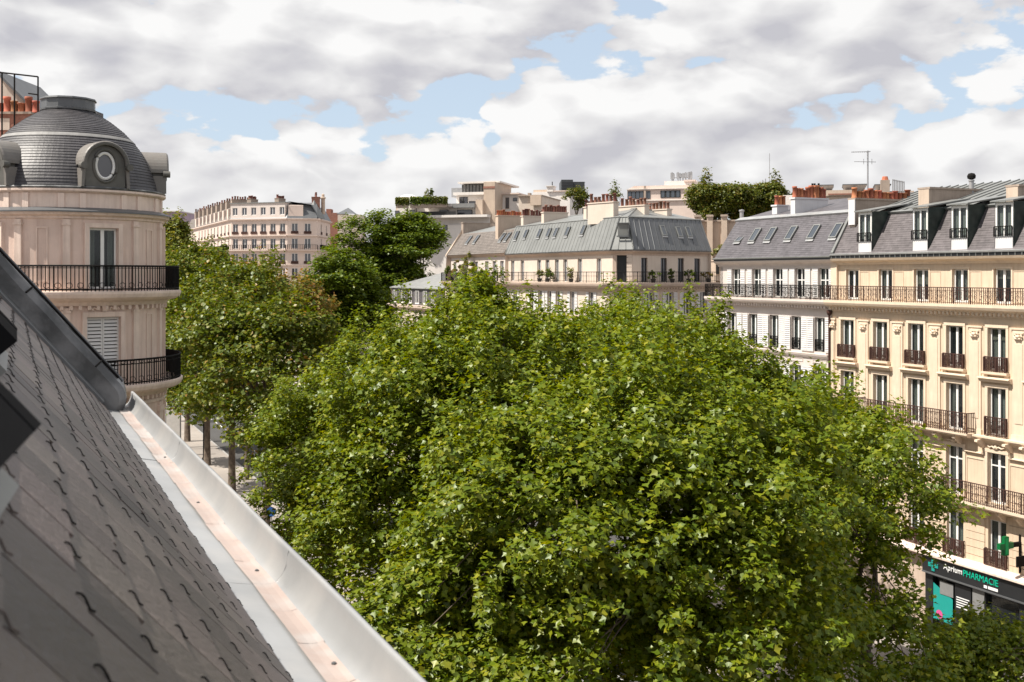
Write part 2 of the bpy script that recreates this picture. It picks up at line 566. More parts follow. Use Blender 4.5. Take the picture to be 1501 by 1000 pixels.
class Face:
    """a facade: s to the right as seen from outside, y into the building, z up"""

    def __init__(s, root, origin, rz):
        s.root, s.o, s.rz = root, Vector((origin[0], origin[1], 0)), rz
        s.m = Matrix.Rotation(rz, 3, 'Z')

    def loc(s, x=0, y=0, z=0):
        return s.o + s.m @ Vector((x, y, z))

    def add(s, name, mb, m, x=0, y=0, z=0, **kw):
        return build(name, mb, m, s.root, s.loc(x, y, z), (0, 0, s.rz), **kw)

    def wall(s, name, x0, x1, z0, z1, ops, m, reveal=0.22, y=0.0, sill=True):
        """wall sheet with real openings (centre, width, bottom, height) and their reveals"""
        xs = sorted({x0, x1, *[v for c, w, b, h in ops for v in (c - w / 2, c + w / 2)]})
        zs = sorted({z0, z1, *[v for c, w, b, h in ops for v in (b, b + h)]})
        mb = MB()
        for i in range(len(xs) - 1):
            for j in range(len(zs) - 1):
                cx, cz = (xs[i] + xs[i + 1]) / 2, (zs[j] + zs[j + 1]) / 2
                if cx < x0 or cx > x1 or cz < z0 or cz > z1:
                    continue
                if any(abs(cx - c) < w / 2 and b < cz < b + h for c, w, b, h in ops):
                    continue
                mb.quad((xs[i], 0, zs[j]), (xs[i + 1], 0, zs[j]), (xs[i + 1], 0, zs[j + 1]), (xs[i], 0, zs[j + 1]))
        for c, w, b, h in ops:
            a, d, e = c - w / 2, c + w / 2, b + h
            r = reveal
            mb.quad((a, 0, b), (a, 0, e), (a, r, e), (a, r, b))
            mb.quad((d, 0, e), (d, 0, b), (d, r, b), (d, r, e))
            mb.quad((a, 0, e), (d, 0, e), (d, r, e), (a, r, e))
            mb.quad((d, 0, b), (a, 0, b), (a, r, b), (d, r, b))
        return s.add(name, mb, m, 0, y, 0)


CACHE = {}


def cached(key, fn):
    if key not in CACHE:
        CACHE[key] = fn()
    return CACHE[key]


def frame_mesh(w, h, b, mull, transom):
    mb = MB()
    d = 0.06
    mb.box(-w / 2, -w / 2 + b, 0, d, 0, h)
    mb.box(w / 2 - b, w / 2, 0, d, 0, h)
    mb.box(-w / 2 + b, w / 2 - b, 0.003, d, h - b, h)
    mb.box(-w / 2 + b, w / 2 - b, 0.003, d, 0, b * 1.3)
    if mull:
        mb.box(-mull / 2, mull / 2, -0.012, d, b * 1.3, h - b)
    if transom:
        zt = h * transom
        for sg in (-1, 1):
            x0, x1 = (-w / 2 + b, -mull / 2) if sg < 0 else (mull / 2, w / 2 - b)
            mb.box(x0, x1, 0.004, d, zt - 0.03, zt + 0.03)
    return mb.mesh('window_frame')


def curtain_mesh(w, h, side):
    mb = MB()
    n = 10
    for i in range(n):
        x0, x1 = i / n * w, (i + 1) / n * w
        y0, y1 = 0.03 * math.sin(i * 2.4), 0.03 * math.sin((i + 1) * 2.4)
        if side < 0:
            x0, x1 = -x0, -x1
        mb.quad((x0, y0, 0), (x1, y1, 0), (x1, y1, h), (x0, y0, h))
    return mb.mesh('curtain')


def window(F, s, z, w, h, y=0.18, b=0.055, mull=0.085, transom=0, curtain=0, fm='frame_white', gm='glass', name='window', blind=0.0):
    wo = F.add(name, cached(('fr', w, h, b, mull, transom, fm), lambda: frame_mesh(w, h, b, mull, transom)), None, s, y, z)
    if not wo.data.materials:
        wo.data.materials.append(M[fm])
    pw = (w - 2 * b - mull) / 2 if mull else (w - 2 * b)
    key = ('pane', w, h, b, mull, gm)

    def pm():
        me = MB().box(-pw / 2, pw / 2, 0, 0.01, b * 1.3, h - b).mesh('pane')
        me.materials.append(M[gm])
        return me
    for sg in ((-1, 1) if mull else (0,)):
        build('pane', cached(key, pm), None, wo, (sg * (mull / 2 + pw / 2), 0.03, 0), (R(random.uniform(-0.4, 0.4)), 0, R(random.uniform(-0.8, 0.8))))
    if blind:
        key = ('blind', w, h, round(blind, 1))

        def bm_():
            me = MB().quad((-w / 2 + b, 0, h - (h - b) * round(blind, 1)), (w / 2 - b, 0, h - (h - b) * round(blind, 1)), (w / 2 - b, 0, h - b), (-w / 2 + b, 0, h - b)).mesh('blind')
            me.materials.append(M['blind'])
            return me
        build('blind', cached(key, bm_), None, wo, (0, 0.075, 0))
    if curtain:
        for sg in (-1, 1):
            if curtain == 1 and sg < 0:
                continue
            cw = pw * (0.55 if curtain < 3 else 0.95)
            key = ('cur', round(cw, 3), round(h, 3), sg)

            def cm():
                me = curtain_mesh(cw, h - 0.1, -sg)
                me.materials.append(M['curtain'])
                return me
            build('curtain', cached(key, cm), None, wo, (sg * (w / 2 - b), 0.14, 0.05))
    return wo


def railing_mesh(L, h, step, ornate, bar=0.011, sides=0.0):
    mb = MB()
    t = bar
    mb.box(0, L, -0.022, 0.022, h - 0.04, h)
    mb.box(0, L, -0.016, 0.016, 0.05, 0.08)
    n = max(2, round(L / step))
    if ornate:
        mb.box(0, L, -0.012, 0.012, h - 0.17, h - 0.15)
    for i in range(n + 1):
        x = L * i / n
        thick = t * 1.9 if i % 8 == 0 or i == n else t
        mb.box(x - thick, x + thick, -thick, thick, 0.0, h - 0.04)
    if ornate:
        m = max(1, round(L / 0.30))
        for i in range(m):
            cx = L * (i + 0.5) / m
            pts = []
            for k in range(13):
                a = k / 12 * 2 * math.pi * 1.25
                r = 0.105 - 0.006 * k
                pts.append((cx + r * math.cos(a), -0.005, h * 0.42 + 1.55 * r * math.sin(a)))
            mb.tube(pts, 0.013, 4)
            pts = [(cx - 0.11, -0.004, 0.10), (cx, -0.004, 0.24), (cx + 0.11, -0.004, 0.10)]
            mb.tube(pts, 0.011, 4)
            if ornate > 1:
                mb.tube([(cx - 0.1, -0.004, h - 0.17), (cx - 0.05, -0.004, h - 0.30), (cx, -0.004, h - 0.18), (cx + 0.05, -0.004, h - 0.30), (cx + 0.1, -0.004, h - 0.17)], 0.011, 4)
    if sides:
        for x in (0, L):
            mb.box(x - 0.016, x + 0.016, 0.022, sides, h - 0.04, h)
            mb.box(x - 0.012, x + 0.012, 0.016, sides, 0.05, 0.08)
            k = max(1, int(sides / step))
            for i in range(1, k + 1):
                yy = sides * i / (k + 1)
                mb.box(x - t, x + t, yy - t, yy + t, 0.08, h - 0.04)
    return mb.mesh('railing')


def railing(F, x0, x1, z, h=0.95, y=-0.5, step=0.11, ornate=0, m='iron', sides=0.0, parent=None, name='railing', bar=0.011):
    L = x1 - x0
    me = cached(('rail', round(L, 3), h, step, ornate, m, sides, bar), lambda: railing_mesh(L, h, step, ornate, bar * (1.0 if ornate > 1 else 1.3), sides))
    if not me.materials:
        me.materials.append(M[m])
    return F.add(name, me, None, x0, y, z)


def shutter_mesh(w, h):
    mb = MB()
    b = 0.05
    mb.box(0, b, 0, 0.035, 0, h).box(w - b, w, 0, 0.035, 0, h)
    for zz in (0, h / 2 - 0.04, h - 0.08):
        mb.box(b, w - b, 0.002, 0.033, zz, zz + 0.08)
    n = int(h / 0.13)
    for i in range(n):
        zz = 0.08 + (h - 0.16) * (i + 0.5) / n
        mb.hexa([(b, -0.012, zz - 0.048), (w - b, -0.012, zz - 0.048), (w - b, -0.002, zz - 0.048), (b, -0.002, zz - 0.048),
                 (b, 0.026, zz + 0.042), (w - b, 0.026, zz + 0.042), (w - b, 0.036, zz + 0.042), (b, 0.036, zz + 0.042)])
    me = mb.mesh('shutter')
    me.materials.append(M['shutter'])
    return me


def shutters(F, s, z, w, h, leaf=None, gap=0.03, ang=6):
    leaf = leaf or w / 2 + 0.08
    me = cached(('sh', round(leaf, 3), round(h, 3)), lambda: shutter_mesh(leaf, h))
    for sg in (-1, 1):
        x = s + sg * (w / 2 + gap) - (leaf if sg < 0 else 0)
        F.add('shutter', me, None, x, -0.06, z)


def pot_mesh(r=0.13, h=0.55, kind=0):
    p = [(r * 1.12, 0), (r * 1.12, 0.05), (r, 0.07), (r * 0.9, h * 0.8), (r * 1.08, h * 0.83), (r * 1.08, h), (r * 0.8, h), (r * 0.75, h * 0.6)]
    if kind:
        p = [(r, 0), (r * 0.95, h * 0.9), (r * 1.25, h * 0.92), (r * 1.25, h), (r * 0.7, h), (r * 0.7, h * 0.6)]
    me = MB().lathe(p, 10).mesh('chimney_pot', True)
    return me


def chimney(F, x, y0, y1, z0, z1, w, m='tan', pots=0, pm='terracotta', cap=True, ph=0.55, capm=None, pr=0.13):
    """stack set across the roof, its narrow end to the street"""
    mb = MB().box(-w / 2, w / 2, 0, y1 - y0, z0 - z1, 0)
    c = F.add('chimney', mb, m, x, y0, z1)
    if cap:
        build('chimney_cap', MB().box(-w / 2 - 0.06, w / 2 + 0.06, -0.06, y1 - y0 + 0.06, 0.0, 0.10), capm or m, c, (0, 0, 0.002))
    for i in range(pots):
        k = random.random() < 0.3
        hh = ph * random.uniform(0.8, 1.25)
        me = cached(('pot', pm, k, round(hh, 1), pr), lambda: pot_mesh(pr, round(hh, 1), k))
        if not me.materials:
            me.materials.append(M[pm])
        yy = (y1 - y0) * (i + 0.5) / pots + random.uniform(-0.03, 0.03)
        build('chimney_pot', me, None, c, (random.uniform(-0.06, 0.06), yy, 0.102 if cap else 0))
    return c


def courses(mb, xa0, xb0, y0, z0, xa1, xb1, y1, z1, pitch, lip=0.012):
    """a slope laid in overlapping courses: bottom edge (xa0..xb0, y0, z0) to top edge (xa1..xb1, y1, z1)"""
    L = math.hypot(y1 - y0, z1 - z0)
    n = max(1, round(L / pitch))
    ny, nz = -(z1 - z0) / L, (y1 - y0) / L
    for i in range(n):
        a, b = i / n, (i + 1) / n
        p = lambda t, o: (y0 + (y1 - y0) * t + ny * o, z0 + (z1 - z0) * t + nz * o)
        la, lb = xa0 + (xa1 - xa0) * a, xb0 + (xb1 - xb0) * a
        ua, ub = xa0 + (xa1 - xa0) * b, xb0 + (xb1 - xb0) * b
        ya, za = p(a, lip)
        yb, zb = p(b, 0)
        yc, zc = p(a, 0)
        mb.quad((la, ya, za), (lb, ya, za), (ub, yb, zb), (ua, yb, zb))
        mb.quad((la, yc, zc), (lb, yc, zc), (lb, ya, za), (la, ya, za))
    return mb


def skylight(F, s, yz, slope, w=0.75, h=1.0, fm='zinc', open_=0, lift=0.05):
    """roof window lying in a slope; yz is its lower edge on the roof, slope the roof's pitch"""
    mb = MB()
    b = 0.07
    mb.box(-w / 2, -w / 2 + b, 0, h, 0, 0.09).box(w / 2 - b, w / 2, 0, h, 0, 0.09)
    mb.box(-w / 2 + b, w / 2 - b, 0, b, 0.002, 0.088).box(-w / 2 + b, w / 2 - b, h - b, h, 0.002, 0.088)
    key = ('sky', w, h)
    me = cached(key, lambda: mb.mesh('skylight'))
    if not me.materials:
        me.materials.append(M[fm])
    n = Vector((0, -math.sin(slope), math.cos(slope))) * lift
    p = F.loc(s, yz[0] + n.y, yz[1] + n.z)
    o = build('skylight', me, None, F.root, p, (slope, 0, F.rz))
    pm = cached(('skyp', w, h), lambda: MB().box(-w / 2 + b, w / 2 - b, b, h - b, 0.05, 0.065).mesh('pane'))
    if not pm.materials:
        pm.materials.append(M['glass_sky'])
    build('pane', pm, None, o)
    ap = cached(('skya', w), lambda: MB().box(-w / 2 - 0.03, w / 2 + 0.03, -0.16, -0.003, 0.0, 0.025).mesh('apron'))
    if not ap.materials:
        ap.materials.append(M['gutter'])
    build('apron', ap, None, o)
    if open_:
        o.rotation_euler = (slope - open_, 0, F.rz)
    return o


# ================================================================ the ground
def strip(mb, u0, u1, v0, v1, z):
    return mb.quad(W(u0, v0, z), W(u0, v1, z), W(u1, v1, z), W(u1, v0, z))


def slab(mb, u0, u1, v0, v1, z0, z1):
    return mb.hexa([W(u0, v0, z0), W(u0, v1, z0), W(u1, v1, z0), W(u1, v0, z0), W(u0, v0, z1), W(u0, v1, z1), W(u1, v1, z1), W(u1, v0, z1)])


g = MB().quad((-1500, -300, -0.02), (1500, -300, -0.02), (1500, 2500, -0.02), (-1500, 2500, -0.02))
build('ground', g, 'earth', kind='structure')
mb = MB()
strip(mb, -60, 260, 19.5, 25.5, 0.004)
mb.quad(W(62, 25.5, 0.004), W(62, 110, 0.004), W(76, 110, 0.004), W(76, 25.5, 0.004))
mb.quad(W(47, 19.5, 0.004), W(47, -60, 0.004), W(58, -60, 0.004), W(58, 19.5, 0.004))
build('road', mb, 'asphalt', kind='structure')
mb = MB()
slab(mb, -60, 46.8, 0.9, 19.3, -0.02, 0.12)
slab(mb, 58.2, 260, -8, 19.3, -0.02, 0.12)
build('pavement', mb, 'pavement', kind='structure')
mb = MB()
slab(mb, -60, 61.8, 25.7, 43, -0.02, 0.12)
slab(mb, 76.2, 260, 25.7, 45, -0.02, 0.12)
build('pavement', mb, 'pavement', kind='structure')
mb = MB()
for a, b in ((-60, 46.8), (58.2, 260)):
    slab(mb, a, b, 19.3, 19.5, -0.02, 0.125)
for a, b in ((-60, 61.8), (76.2, 260)):
    slab(mb, a, b, 25.5, 25.7, -0.02, 0.125)
build('kerb', mb, 'kerb', kind='structure')
mb = MB()
for i in range(60):
    strip(mb, -40 + i * 4, -38 + i * 4, 22.4, 22.55, 0.008)
for i in range(9):
    strip(mb, 42.5, 45.5, 19.8 + i * 0.62, 20.1 + i * 0.62, 0.008)
build('road_markings', mb, 'line', kind='structure')

# ================================================================ our own house: slate slope, gutter, capping
SL = math.atan(1 / 0.85)
own = thing('slate_roof_house', 'grey slate roof slope with pale zinc gutter in the left foreground', 'building', W(0, 0, 0), R(90) + AN)
EY, EZ = -0.72, 17.0               # lower edge of the slates, in the house's own frame (x along the street, y away from it)
CSL, SSL = math.cos(SL), math.sin(SL)


def roof_pt(x, s, n=0.0):
    return Vector((x, EY + s * CSL - n * SSL, EZ + s * SSL + n * CSL))


mb = MB()
mb.quad(roof_pt(-3, -0.02, -0.02), roof_pt(10.7, -0.02, -0.02), roof_pt(10.7, 4.6, -0.02), roof_pt(-3, 4.6, -0.02))
mb.quad(roof_pt(-3, 4.6, -0.02), roof_pt(10.7, 4.6, -0.02), (10.7, 9, 21.0), (-3, 9, 21.0))
build('roof_deck', mb, 'zinc_black', own)
mb = MB().box(-3, 10.9, -0.86, 9, 0, 16.55)
build('wall', mb, 'cream', own)
mb = MB().prism([(-0.86, 16.3), (-0.95, 16.4), (-1.0, 16.55), (-0.98, 16.72), (0.0, 16.72), (0.0, 16.3)], -3, 10.9)
build('cornice', mb, 'cream_trim', own)
# gutter trough: inner apron, floor, sloping outer wall, rolled lip
prof = [(-0.60, 17.12), (-0.700, 17.000), (-0.735, 16.984), (-0.80, 16.972), (-0.86, 16.960), (-0.90, 16.952), (-0.930, 16.951)]
prof += [(-0.930 - 0.078 * math.sin(a), 17.071 - 0.12 * math.cos(a)) for a in (R(12), R(25), R(38), R(51), R(64), R(77), R(90))]
prof += [(-1.012, 17.082), (-1.022, 17.086), (-1.034, 17.080), (-1.036, 17.062), (-1.02, 17.03), (-0.99, 16.90), (-0.96, 16.73), (-0.60, 16.73)]
N = 46
mb = MB()
k = len(prof)
for i in range(N + 1):
    x = -3 + 13.95 * i / N
    for y, z in prof:
        w_ = 0.005 * math.sin(i * 0.9 + y * 3) + random.uniform(-0.003, 0.003)
        mb.v.append((x, y + (w_ if z > 17.0 else 0), z + w_ * 0.6))
for i in range(N):
    for j in range(k):
        j2 = (j + 1) % k
        mb.f.append((i * k + j, i * k + j2, (i + 1) * k + j2, (i + 1) * k + j))
gut = build('gutter', mb, 'gutter', own, smooth=True)
mb = MB()
SOLE = [(-0.862, 16.9665), (-0.90, 16.9590), (-0.930, 16.9575), (-0.952, 16.9615)]
for i in range(30):
    x0, x1 = -1 + i * 0.385, -1 + (i + 1) * 0.385 - 0.002
    a, b = random.uniform(-0.004, 0.004), random.uniform(-0.004, 0.004)
    for (ya, za), (yb, zb) in zip(SOLE, SOLE[1:]):
        mb.quad((x0, ya + a, za), (x0, yb + a, zb), (x1, yb + b, zb), (x1, ya + b, za))
build('gutter_sole', mb, 'gutter_rust', gut, label='rusty pink strip along the bottom of the gutter')
for x in (1.6, 4.4, 7.6):
    mb = MB()
    pts = [(x, y + 0.0, z - 0.0005) for y, z in prof[2:15]]
    mb.tube(pts, 0.003, 5)
    build('solder_seam', mb, 'gutter', gut)
for x in (1.5, 2.3, 3.4, 4.6, 6.1, 7.7):
    build('rivet', MB().lathe([(0.0, 0.008), (0.008, 0.004), (0.009, 0)], 8), 'zinc_black', gut, (x, -0.915 + random.uniform(-0.02, 0.02), 16.959))

# slates, each with its hook
SW, SH, SP = 0.262, 0.33, 0.145


def slate_pts(rs):
    w, h, t = SW / 2, SH, 0.0045
    j = lambda: rs.uniform(-0.004, 0.004)
    a, b = j(), j()
    return [(-w, a, 0), (w, b, 0), (w, h, 0), (-w, h, 0), (-w, a, t), (w, b, t), (w, h, t), (-w, h, t)]


rs = random.Random(4)
smesh = []
for i in range(6):
    smesh.append(MB().hexa(slate_pts(rs)).mesh('slate'))
    smesh[-1].materials.append(M['slate'])
HOOK = [(-0.002, 0.016, 0.006), (0.003, 0.011, 0.008), (0.002, 0.004, 0.008), (-0.003, -0.003, 0.006), (-0.002, -0.010, 0.003), (0.003, -0.015, 0.003), (0.004, -0.019, 0.004)]
hmesh = MB().tube(HOOK, 0.0017, 5).mesh('slate_hook')
hmesh.materials.append(M['iron'])
tilt = R(1.7)
spots = []
ownm = Matrix.Translation(W(0, 0, 0)) @ Matrix.Rotation(R(90) + AN, 4, 'Z')
for r_ in range(0, 17):
    for c_ in range(-4, 40):
        x = c_ * 0.266 + (0.133 if r_ % 2 else 0)
        if x > 10.42:
            continue
        s = r_ * SP
        p = ownm @ roof_pt(x, s + 0.07, 0.02)
        if p.y < 0.35:
            size = 0
        else:
            px, py = CX + p.x / p.y * FPX, HY - (p.z - H) / p.y * FPX
            size = 1 / p.y ** 2 if (-40 < px < 700 and 330 < py < 1050) else 0
        spots.append((size, x, s, r_))
spots.sort(key=lambda q: -q[0])
rest = MB()
for i, (size, x, s, r_) in enumerate(spots):
    t = tilt + R(rs.uniform(-0.15, 0.3))
    x += rs.uniform(-0.003, 0.003)
    p = roof_pt(x, s + rs.uniform(-0.009, 0.009), 0.020)
    yaw = R(rs.uniform(-0.5, 0.5))
    if i < 300 and size > 0:
        o = build('slate', smesh[i % 6], None, own, p, (SL - t, 0, yaw))
        build('slate_hook', hmesh, None, o, (rs.uniform(-0.012, 0.012), 0.0, 0), (0, 0, R(rs.uniform(-9, 9))))
    else:
        mt = Matrix.Translation(p) @ Matrix.Rotation(SL - t, 4, 'X')
        n = len(rest.v)
        rest.v += [tuple(mt @ Vector(q)) for q in slate_pts(rs)]
        for q in ((0, 3, 2, 1), (4, 5, 6, 7), (0, 1, 5, 4), (1, 2, 6, 5), (2, 3, 7, 6), (3, 0, 4, 7)):
            rest.f.append(tuple(n + a for a in q))
        rest.tube([mt @ Vector(q) for q in HOOK[::2]], 0.0017, 4)
build('far_slates', rest, 'slate', own, kind='stuff')

# lead capping over the party wall, with a rounded nose that ends in the gutter
prof = [(10.46, -0.02), (10.46, 0.19), (10.50, 0.25), (10.60, 0.27), (10.78, 0.27), (10.86, 0.29), (10.90, 0.25), (10.90, -0.02)]
mb = MB()
k = len(prof)
rings = []
for i in range(9):                                    # nose: the profile turned about its foot
    a = R(105) * (1 - i / 8)
    rings.append([roof_pt(x, 0.06 - n * math.sin(a) * 0.9, n * math.cos(a)) for x, n in prof])
for s in [0.06 + 0.29 * i for i in range(1, 15)]:
    rings.append([roof_pt(x + random.uniform(-0.004, 0.004), s, n + random.uniform(-0.006, 0.006)) for x, n in prof])
for rg in rings:
    mb.v += [tuple(p) for p in rg]
for i in range(len(rings) - 1):
    for j in range(k):
        j2 = (j + 1) % k
        mb.f.append((i * k + j, i * k + j2, (i + 1) * k + j2, (i + 1) * k + j))
mb.f.append(tuple(range(k)))
cp = build('lead_capping', mb, 'zinc_black', own)
mb = MB().tube([roof_pt(10.56, s, 0.275) for s in (0.10, 0.8, 1.6, 2.4, 3.2, 4.1)], 0.013, 6)
build('lead_seam', mb, 'iron', cp)
mb = MB().tube([roof_pt(10.80, s, 0.285) for s in (0.02, 0.8, 1.6, 2.4, 3.2, 4.1)], 0.016, 6)
build('lead_roll', mb, 'zinc_black', cp)
for s in (0.32, 1.2, 2.1, 3.0):
    mb = MB().tube([roof_pt(x, s, n + 0.004) for x, n in prof[1:7]], 0.010, 5)
    build('lead_joint', mb, 'iron', cp)
mb = MB().hexa([roof_pt(10.28, 0.05, 0.02), roof_pt(10.455, 0.05, 0.02), roof_pt(10.455, 4, 0.02), roof_pt(10.28, 4, 0.02),
                roof_pt(10.28, 0.05, 0.045), roof_pt(10.455, 0.05, 0.06), roof_pt(10.455, 4, 0.06), roof_pt(10.28, 4, 0.045)])
build('flashing', mb, 'zinc_dark', own)


def roof_window(u1, u0, s0, s1, n0, n1, skew=0.0):
    """dark roof window: sash frame of four bars, glass, lead skirt"""
    P = lambda x, s, n: roof_pt(x, s + (u1 - x) * skew, n)
    b = 0.15

    def bar(x0, x1, sa, sb, na, nb):
        return MB().hexa([P(x0, sa, na), P(x1, sa, na), P(x1, sb, na), P(x0, sb, na), P(x0, sa, nb), P(x1, sa, nb), P(x1, sb, nb), P(x0, sb, nb)])
    fr = build('roof_window', bar(u1 - b, u1, s0, s1, n0, n1), 'sash_black', own)
    build('sash_bar', bar(u0, u1 - b, s0, s0 + b * 1.2, n0 + 0.002, n1 - 0.002), 'sash_black', fr)
    build('sash_bar', bar(u0, u0 + b, s0 + b * 1.2, s1, n0, n1), 'sash_black', fr)
    build('sash_bar', bar(u0 + b, u1 - b, s1 - b, s1, n0 + 0.002, n1 - 0.002), 'sash_black', fr)
    build('pane', bar(u0 + b, u1 - b, s0 + b * 1.2, s1 - b, n1 - 0.05, n1 - 0.04), 'sash_black', fr)
    build('skirt', bar(u0 + 0.01, u1 - 0.012, s0 - 0.045, s1 + 0.05, n0 - 0.03, n0 - 0.004), 'zinc', fr)
    return fr


roof_window(1.65, 0.55, 1.20, 2.2, 0.05, 0.12, 0.10)
roof_window(3.95, 3.2, 1.24, 2.2, 0.05, 0.12)
# the neighbour beyond the capping
nb = thing('terrace_house', 'neighbouring slate roof beyond the lead capping on the left', 'building', W(11, 0, 0), R(90) + AN)
build('wall', MB().box(0, 25, -0.6, 9, 0, 16.4), 'cream', nb)
mb = MB()
courses(mb, 0, 25, -0.7, 16.42, 0, 25, 2.1, 19.6, 0.145)
mb.quad((0, 2.1, 19.6), (25, 2.1, 19.6), (25, 9, 20.4), (0, 9, 20.4))
build('roof', mb, 'slate_far', nb)

# ================================================================ the round corner house with the slate dome
TX, TY = -16.25, 40.0
tow = thing('domed_corner_house', 'round pinkish corner house with dark slate dome and iron balconies', 'building', (TX, TY, 0))
TR = 3.3


def cyl(r, ang, z=0.0):
    return (r * math.sin(ang), -r * math.cos(ang), z)


def cyl_wall(name, r, z0, z1, ops, m, reveal=0.2, a0=-120, a1=170, step=4.0):
    edges = {round(a0 + (a1 - a0) * i / round((a1 - a0) / step), 3) for i in range(round((a1 - a0) / step) + 1)}
    for c, w, b, h in ops:
        edges = {e for e in edges if not (c - w / 2 - 1 < e < c + w / 2 + 1)}
        edges |= {c - w / 2, c - w / 4, c, c + w / 4, c + w / 2}
    A = sorted(edges)
    Z = sorted({z0, z1, *[v for c, w, b, h in ops for v in (b, b + h)]})
    mb = MB()
    for i in range(len(A) - 1):
        for j in range(len(Z) - 1):
            am, zm = (A[i] + A[i + 1]) / 2, (Z[j] + Z[j + 1]) / 2
            if any(abs(am - c) < w / 2 and b < zm < b + h for c, w, b, h in ops):
                continue
            a, b_ = R(A[i]), R(A[i + 1])
            mb.quad(cyl(r, a, Z[j]), cyl(r, b_, Z[j]), cyl(r, b_, Z[j + 1]), cyl(r, a, Z[j + 1]))
    for c, w, b, h in ops:
        l, rr, t = R(c - w / 2), R(c + w / 2), b + h
        q = r - reveal
        mb.quad(cyl(r, l, b), cyl(r, l, t), cyl(q, l, t), cyl(q, l, b))
        mb.quad(cyl(r, rr, t), cyl(r, rr, b), cyl(q, rr, b), cyl(q, rr, t))
        mb.quad(cyl(r, l, t), cyl(r, rr, t), cyl(q, rr, t), cyl(q, l, t))
        mb.quad(cyl(r, rr, b), cyl(r, l, b), cyl(q, l, b), cyl(q, rr, b))
    return build(name, mb, m, tow)


WA = (-27, 42, 111)                 # window axes round the drum
dw = math.degrees(0.98 / TR)
dw2 = math.degrees(1.14 / TR)
cyl_wall('wall', TR, 17.62, 20.28, [(a, dw, 17.66, 2.12) for a in WA], 'pink_wall')
cyl_wall('wall', TR, 14.36, 17.62, [(a, dw2, 14.42, 2.3) for a in WA], 'pink_wall')
cyl_wall('wall', TR, 0.0, 14.36, [], 'pink_wall', step=6)
build('room_backing', MB().lathe([(2.6, 0.0), (2.6, 20.9)], 36), 'room_backing', tow)


def ring(name, prof, m, a0=-120, a1=170, n=70):
    return build(name, MB().lathe(prof, n, R(a0), R(a1)), m, tow)


ring('cornice', [(TR, 20.06), (TR + 0.06, 20.10), (TR + 0.06, 20.16), (TR + 0.2, 20.22), (TR + 0.24, 20.31), (TR + 0.05, 20.33)], 'pink_trim')
ring('lead_ledge', [(TR + 0.30, 20.30), (TR + 0.30, 20.345), (TR - 0.02, 20.47)], 'zinc_dark')
ring('frieze', [(TR - 0.04, 20.40), (TR - 0.04, 20.96), (TR + 0.03, 20.98), (TR + 0.1, 21.03), (TR + 0.1, 21.10), (TR - 0.3, 21.12)], 'pink_trim')
for a in (-52, -40, -14, -2, 18, 30, 55, 67, 86, 98):
    F = Face(tow, (0, 0), R(a))
    F.add('frieze_block', MB().box(-0.10, 0.10, -TR - 0.015, -TR + 0.1, 20.46, 20.955), 'pink_trim')
# pilasters either side of each bay, both storeys
for a in WA:
    for da in (-21, 21):
        F = Face(tow, (0, 0), R(a + da))
        F.add('pilaster', MB().box(-0.12, 0.12, -TR - 0.085, -TR + 0.1, 17.64, 20.06).box(-0.15, 0.15, -TR - 0.115, -TR + 0.1, 19.86, 19.93).box(-0.15, 0.15, -TR - 0.115, -TR + 0.1, 17.65, 17.85), 'pink_trim')
        F.add('pilaster', MB().box(-0.12, 0.12, -TR - 0.085, -TR + 0.1, 14.38, 17.05).box(-0.15, 0.15, -TR - 0.115, -TR + 0.1, 16.88, 16.95), 'pink_trim')
    # surrounds
    F = Face(tow, (0, 0), R(a))
    y = -TR - 0.05
    F.add('architrave', MB().box(-0.66, -0.51, y, -TR + 0.1, 17.66, 19.95).box(0.51, 0.66, y, -TR + 0.1, 17.66, 19.95).box(-0.51, 0.51, y + 0.003, -TR + 0.1, 19.79, 19.95), 'pink_trim')
    F.add('architrave', MB().box(-0.74, -0.59, y, -TR + 0.1, 14.42, 16.9).box(0.59, 0.74, y, -TR + 0.1, 14.42, 16.9).box(-0.59, 0.59, y + 0.003, -TR + 0.1, 16.73, 16.9), 'pink_trim')
    F.add('keystone', MB().hexa([(-0.07, y - 0.05, 16.92), (0.07, y - 0.05, 16.92), (0.07, -TR + 0.1, 16.92), (-0.07, -TR + 0.1, 16.92),
                                 (-0.11, y - 0.08, 17.12), (0.11, y - 0.08, 17.12), (0.11, -TR + 0.1, 17.12), (-0.11, -TR + 0.1, 17.12)]), 'pink_trim')
    window(F, 0, 17.68, 0.98, 2.10, y=-TR + 0.14, b=0.07, mull=0.12, curtain=2)
    for sg in (-1, 1):
        me = cached(('sh', 0.56, 2.27), lambda: shutter_mesh(0.56, 2.27))
        F.add('shutter', me, None, -0.565 if sg < 0 else 0.005, -TR + 0.10, 14.44)
    for q in (-1, 1):
        mb = MB()
        for i in range(3):
            a2 = i * 2.1
            mb.tube([(q * (0.18 + 0.11 * i), y - 0.02, 16.98 + 0.03 * math.sin(a2)), (q * (0.24 + 0.11 * i), y - 0.03, 17.06 + 0.02 * math.cos(a2)), (q * (0.29 + 0.11 * i), y - 0.02, 16.99)], 0.028, 5)
        F.add('carved_garland', mb, 'pink_trim')
    # recessed-looking panels between the bays
    for da in (34.5,):
        G = Face(tow, (0, 0), R(a + da))
        for z0, z1 in ((17.95, 19.8), (14.75, 16.8)):
            G.add('panel_moulding', MB().box(-0.19, -0.15, -TR - 0.03, -TR + 0.05, z0, z1).box(0.15, 0.19, -TR - 0.03, -TR + 0.05, z0, z1)
                  .box(-0.15, 0.15, -TR - 0.028, -TR + 0.05, z1 - 0.04, z1).box(-0.15, 0.15, -TR - 0.028, -TR + 0.05, z0, z0 + 0.04), 'pink_trim')
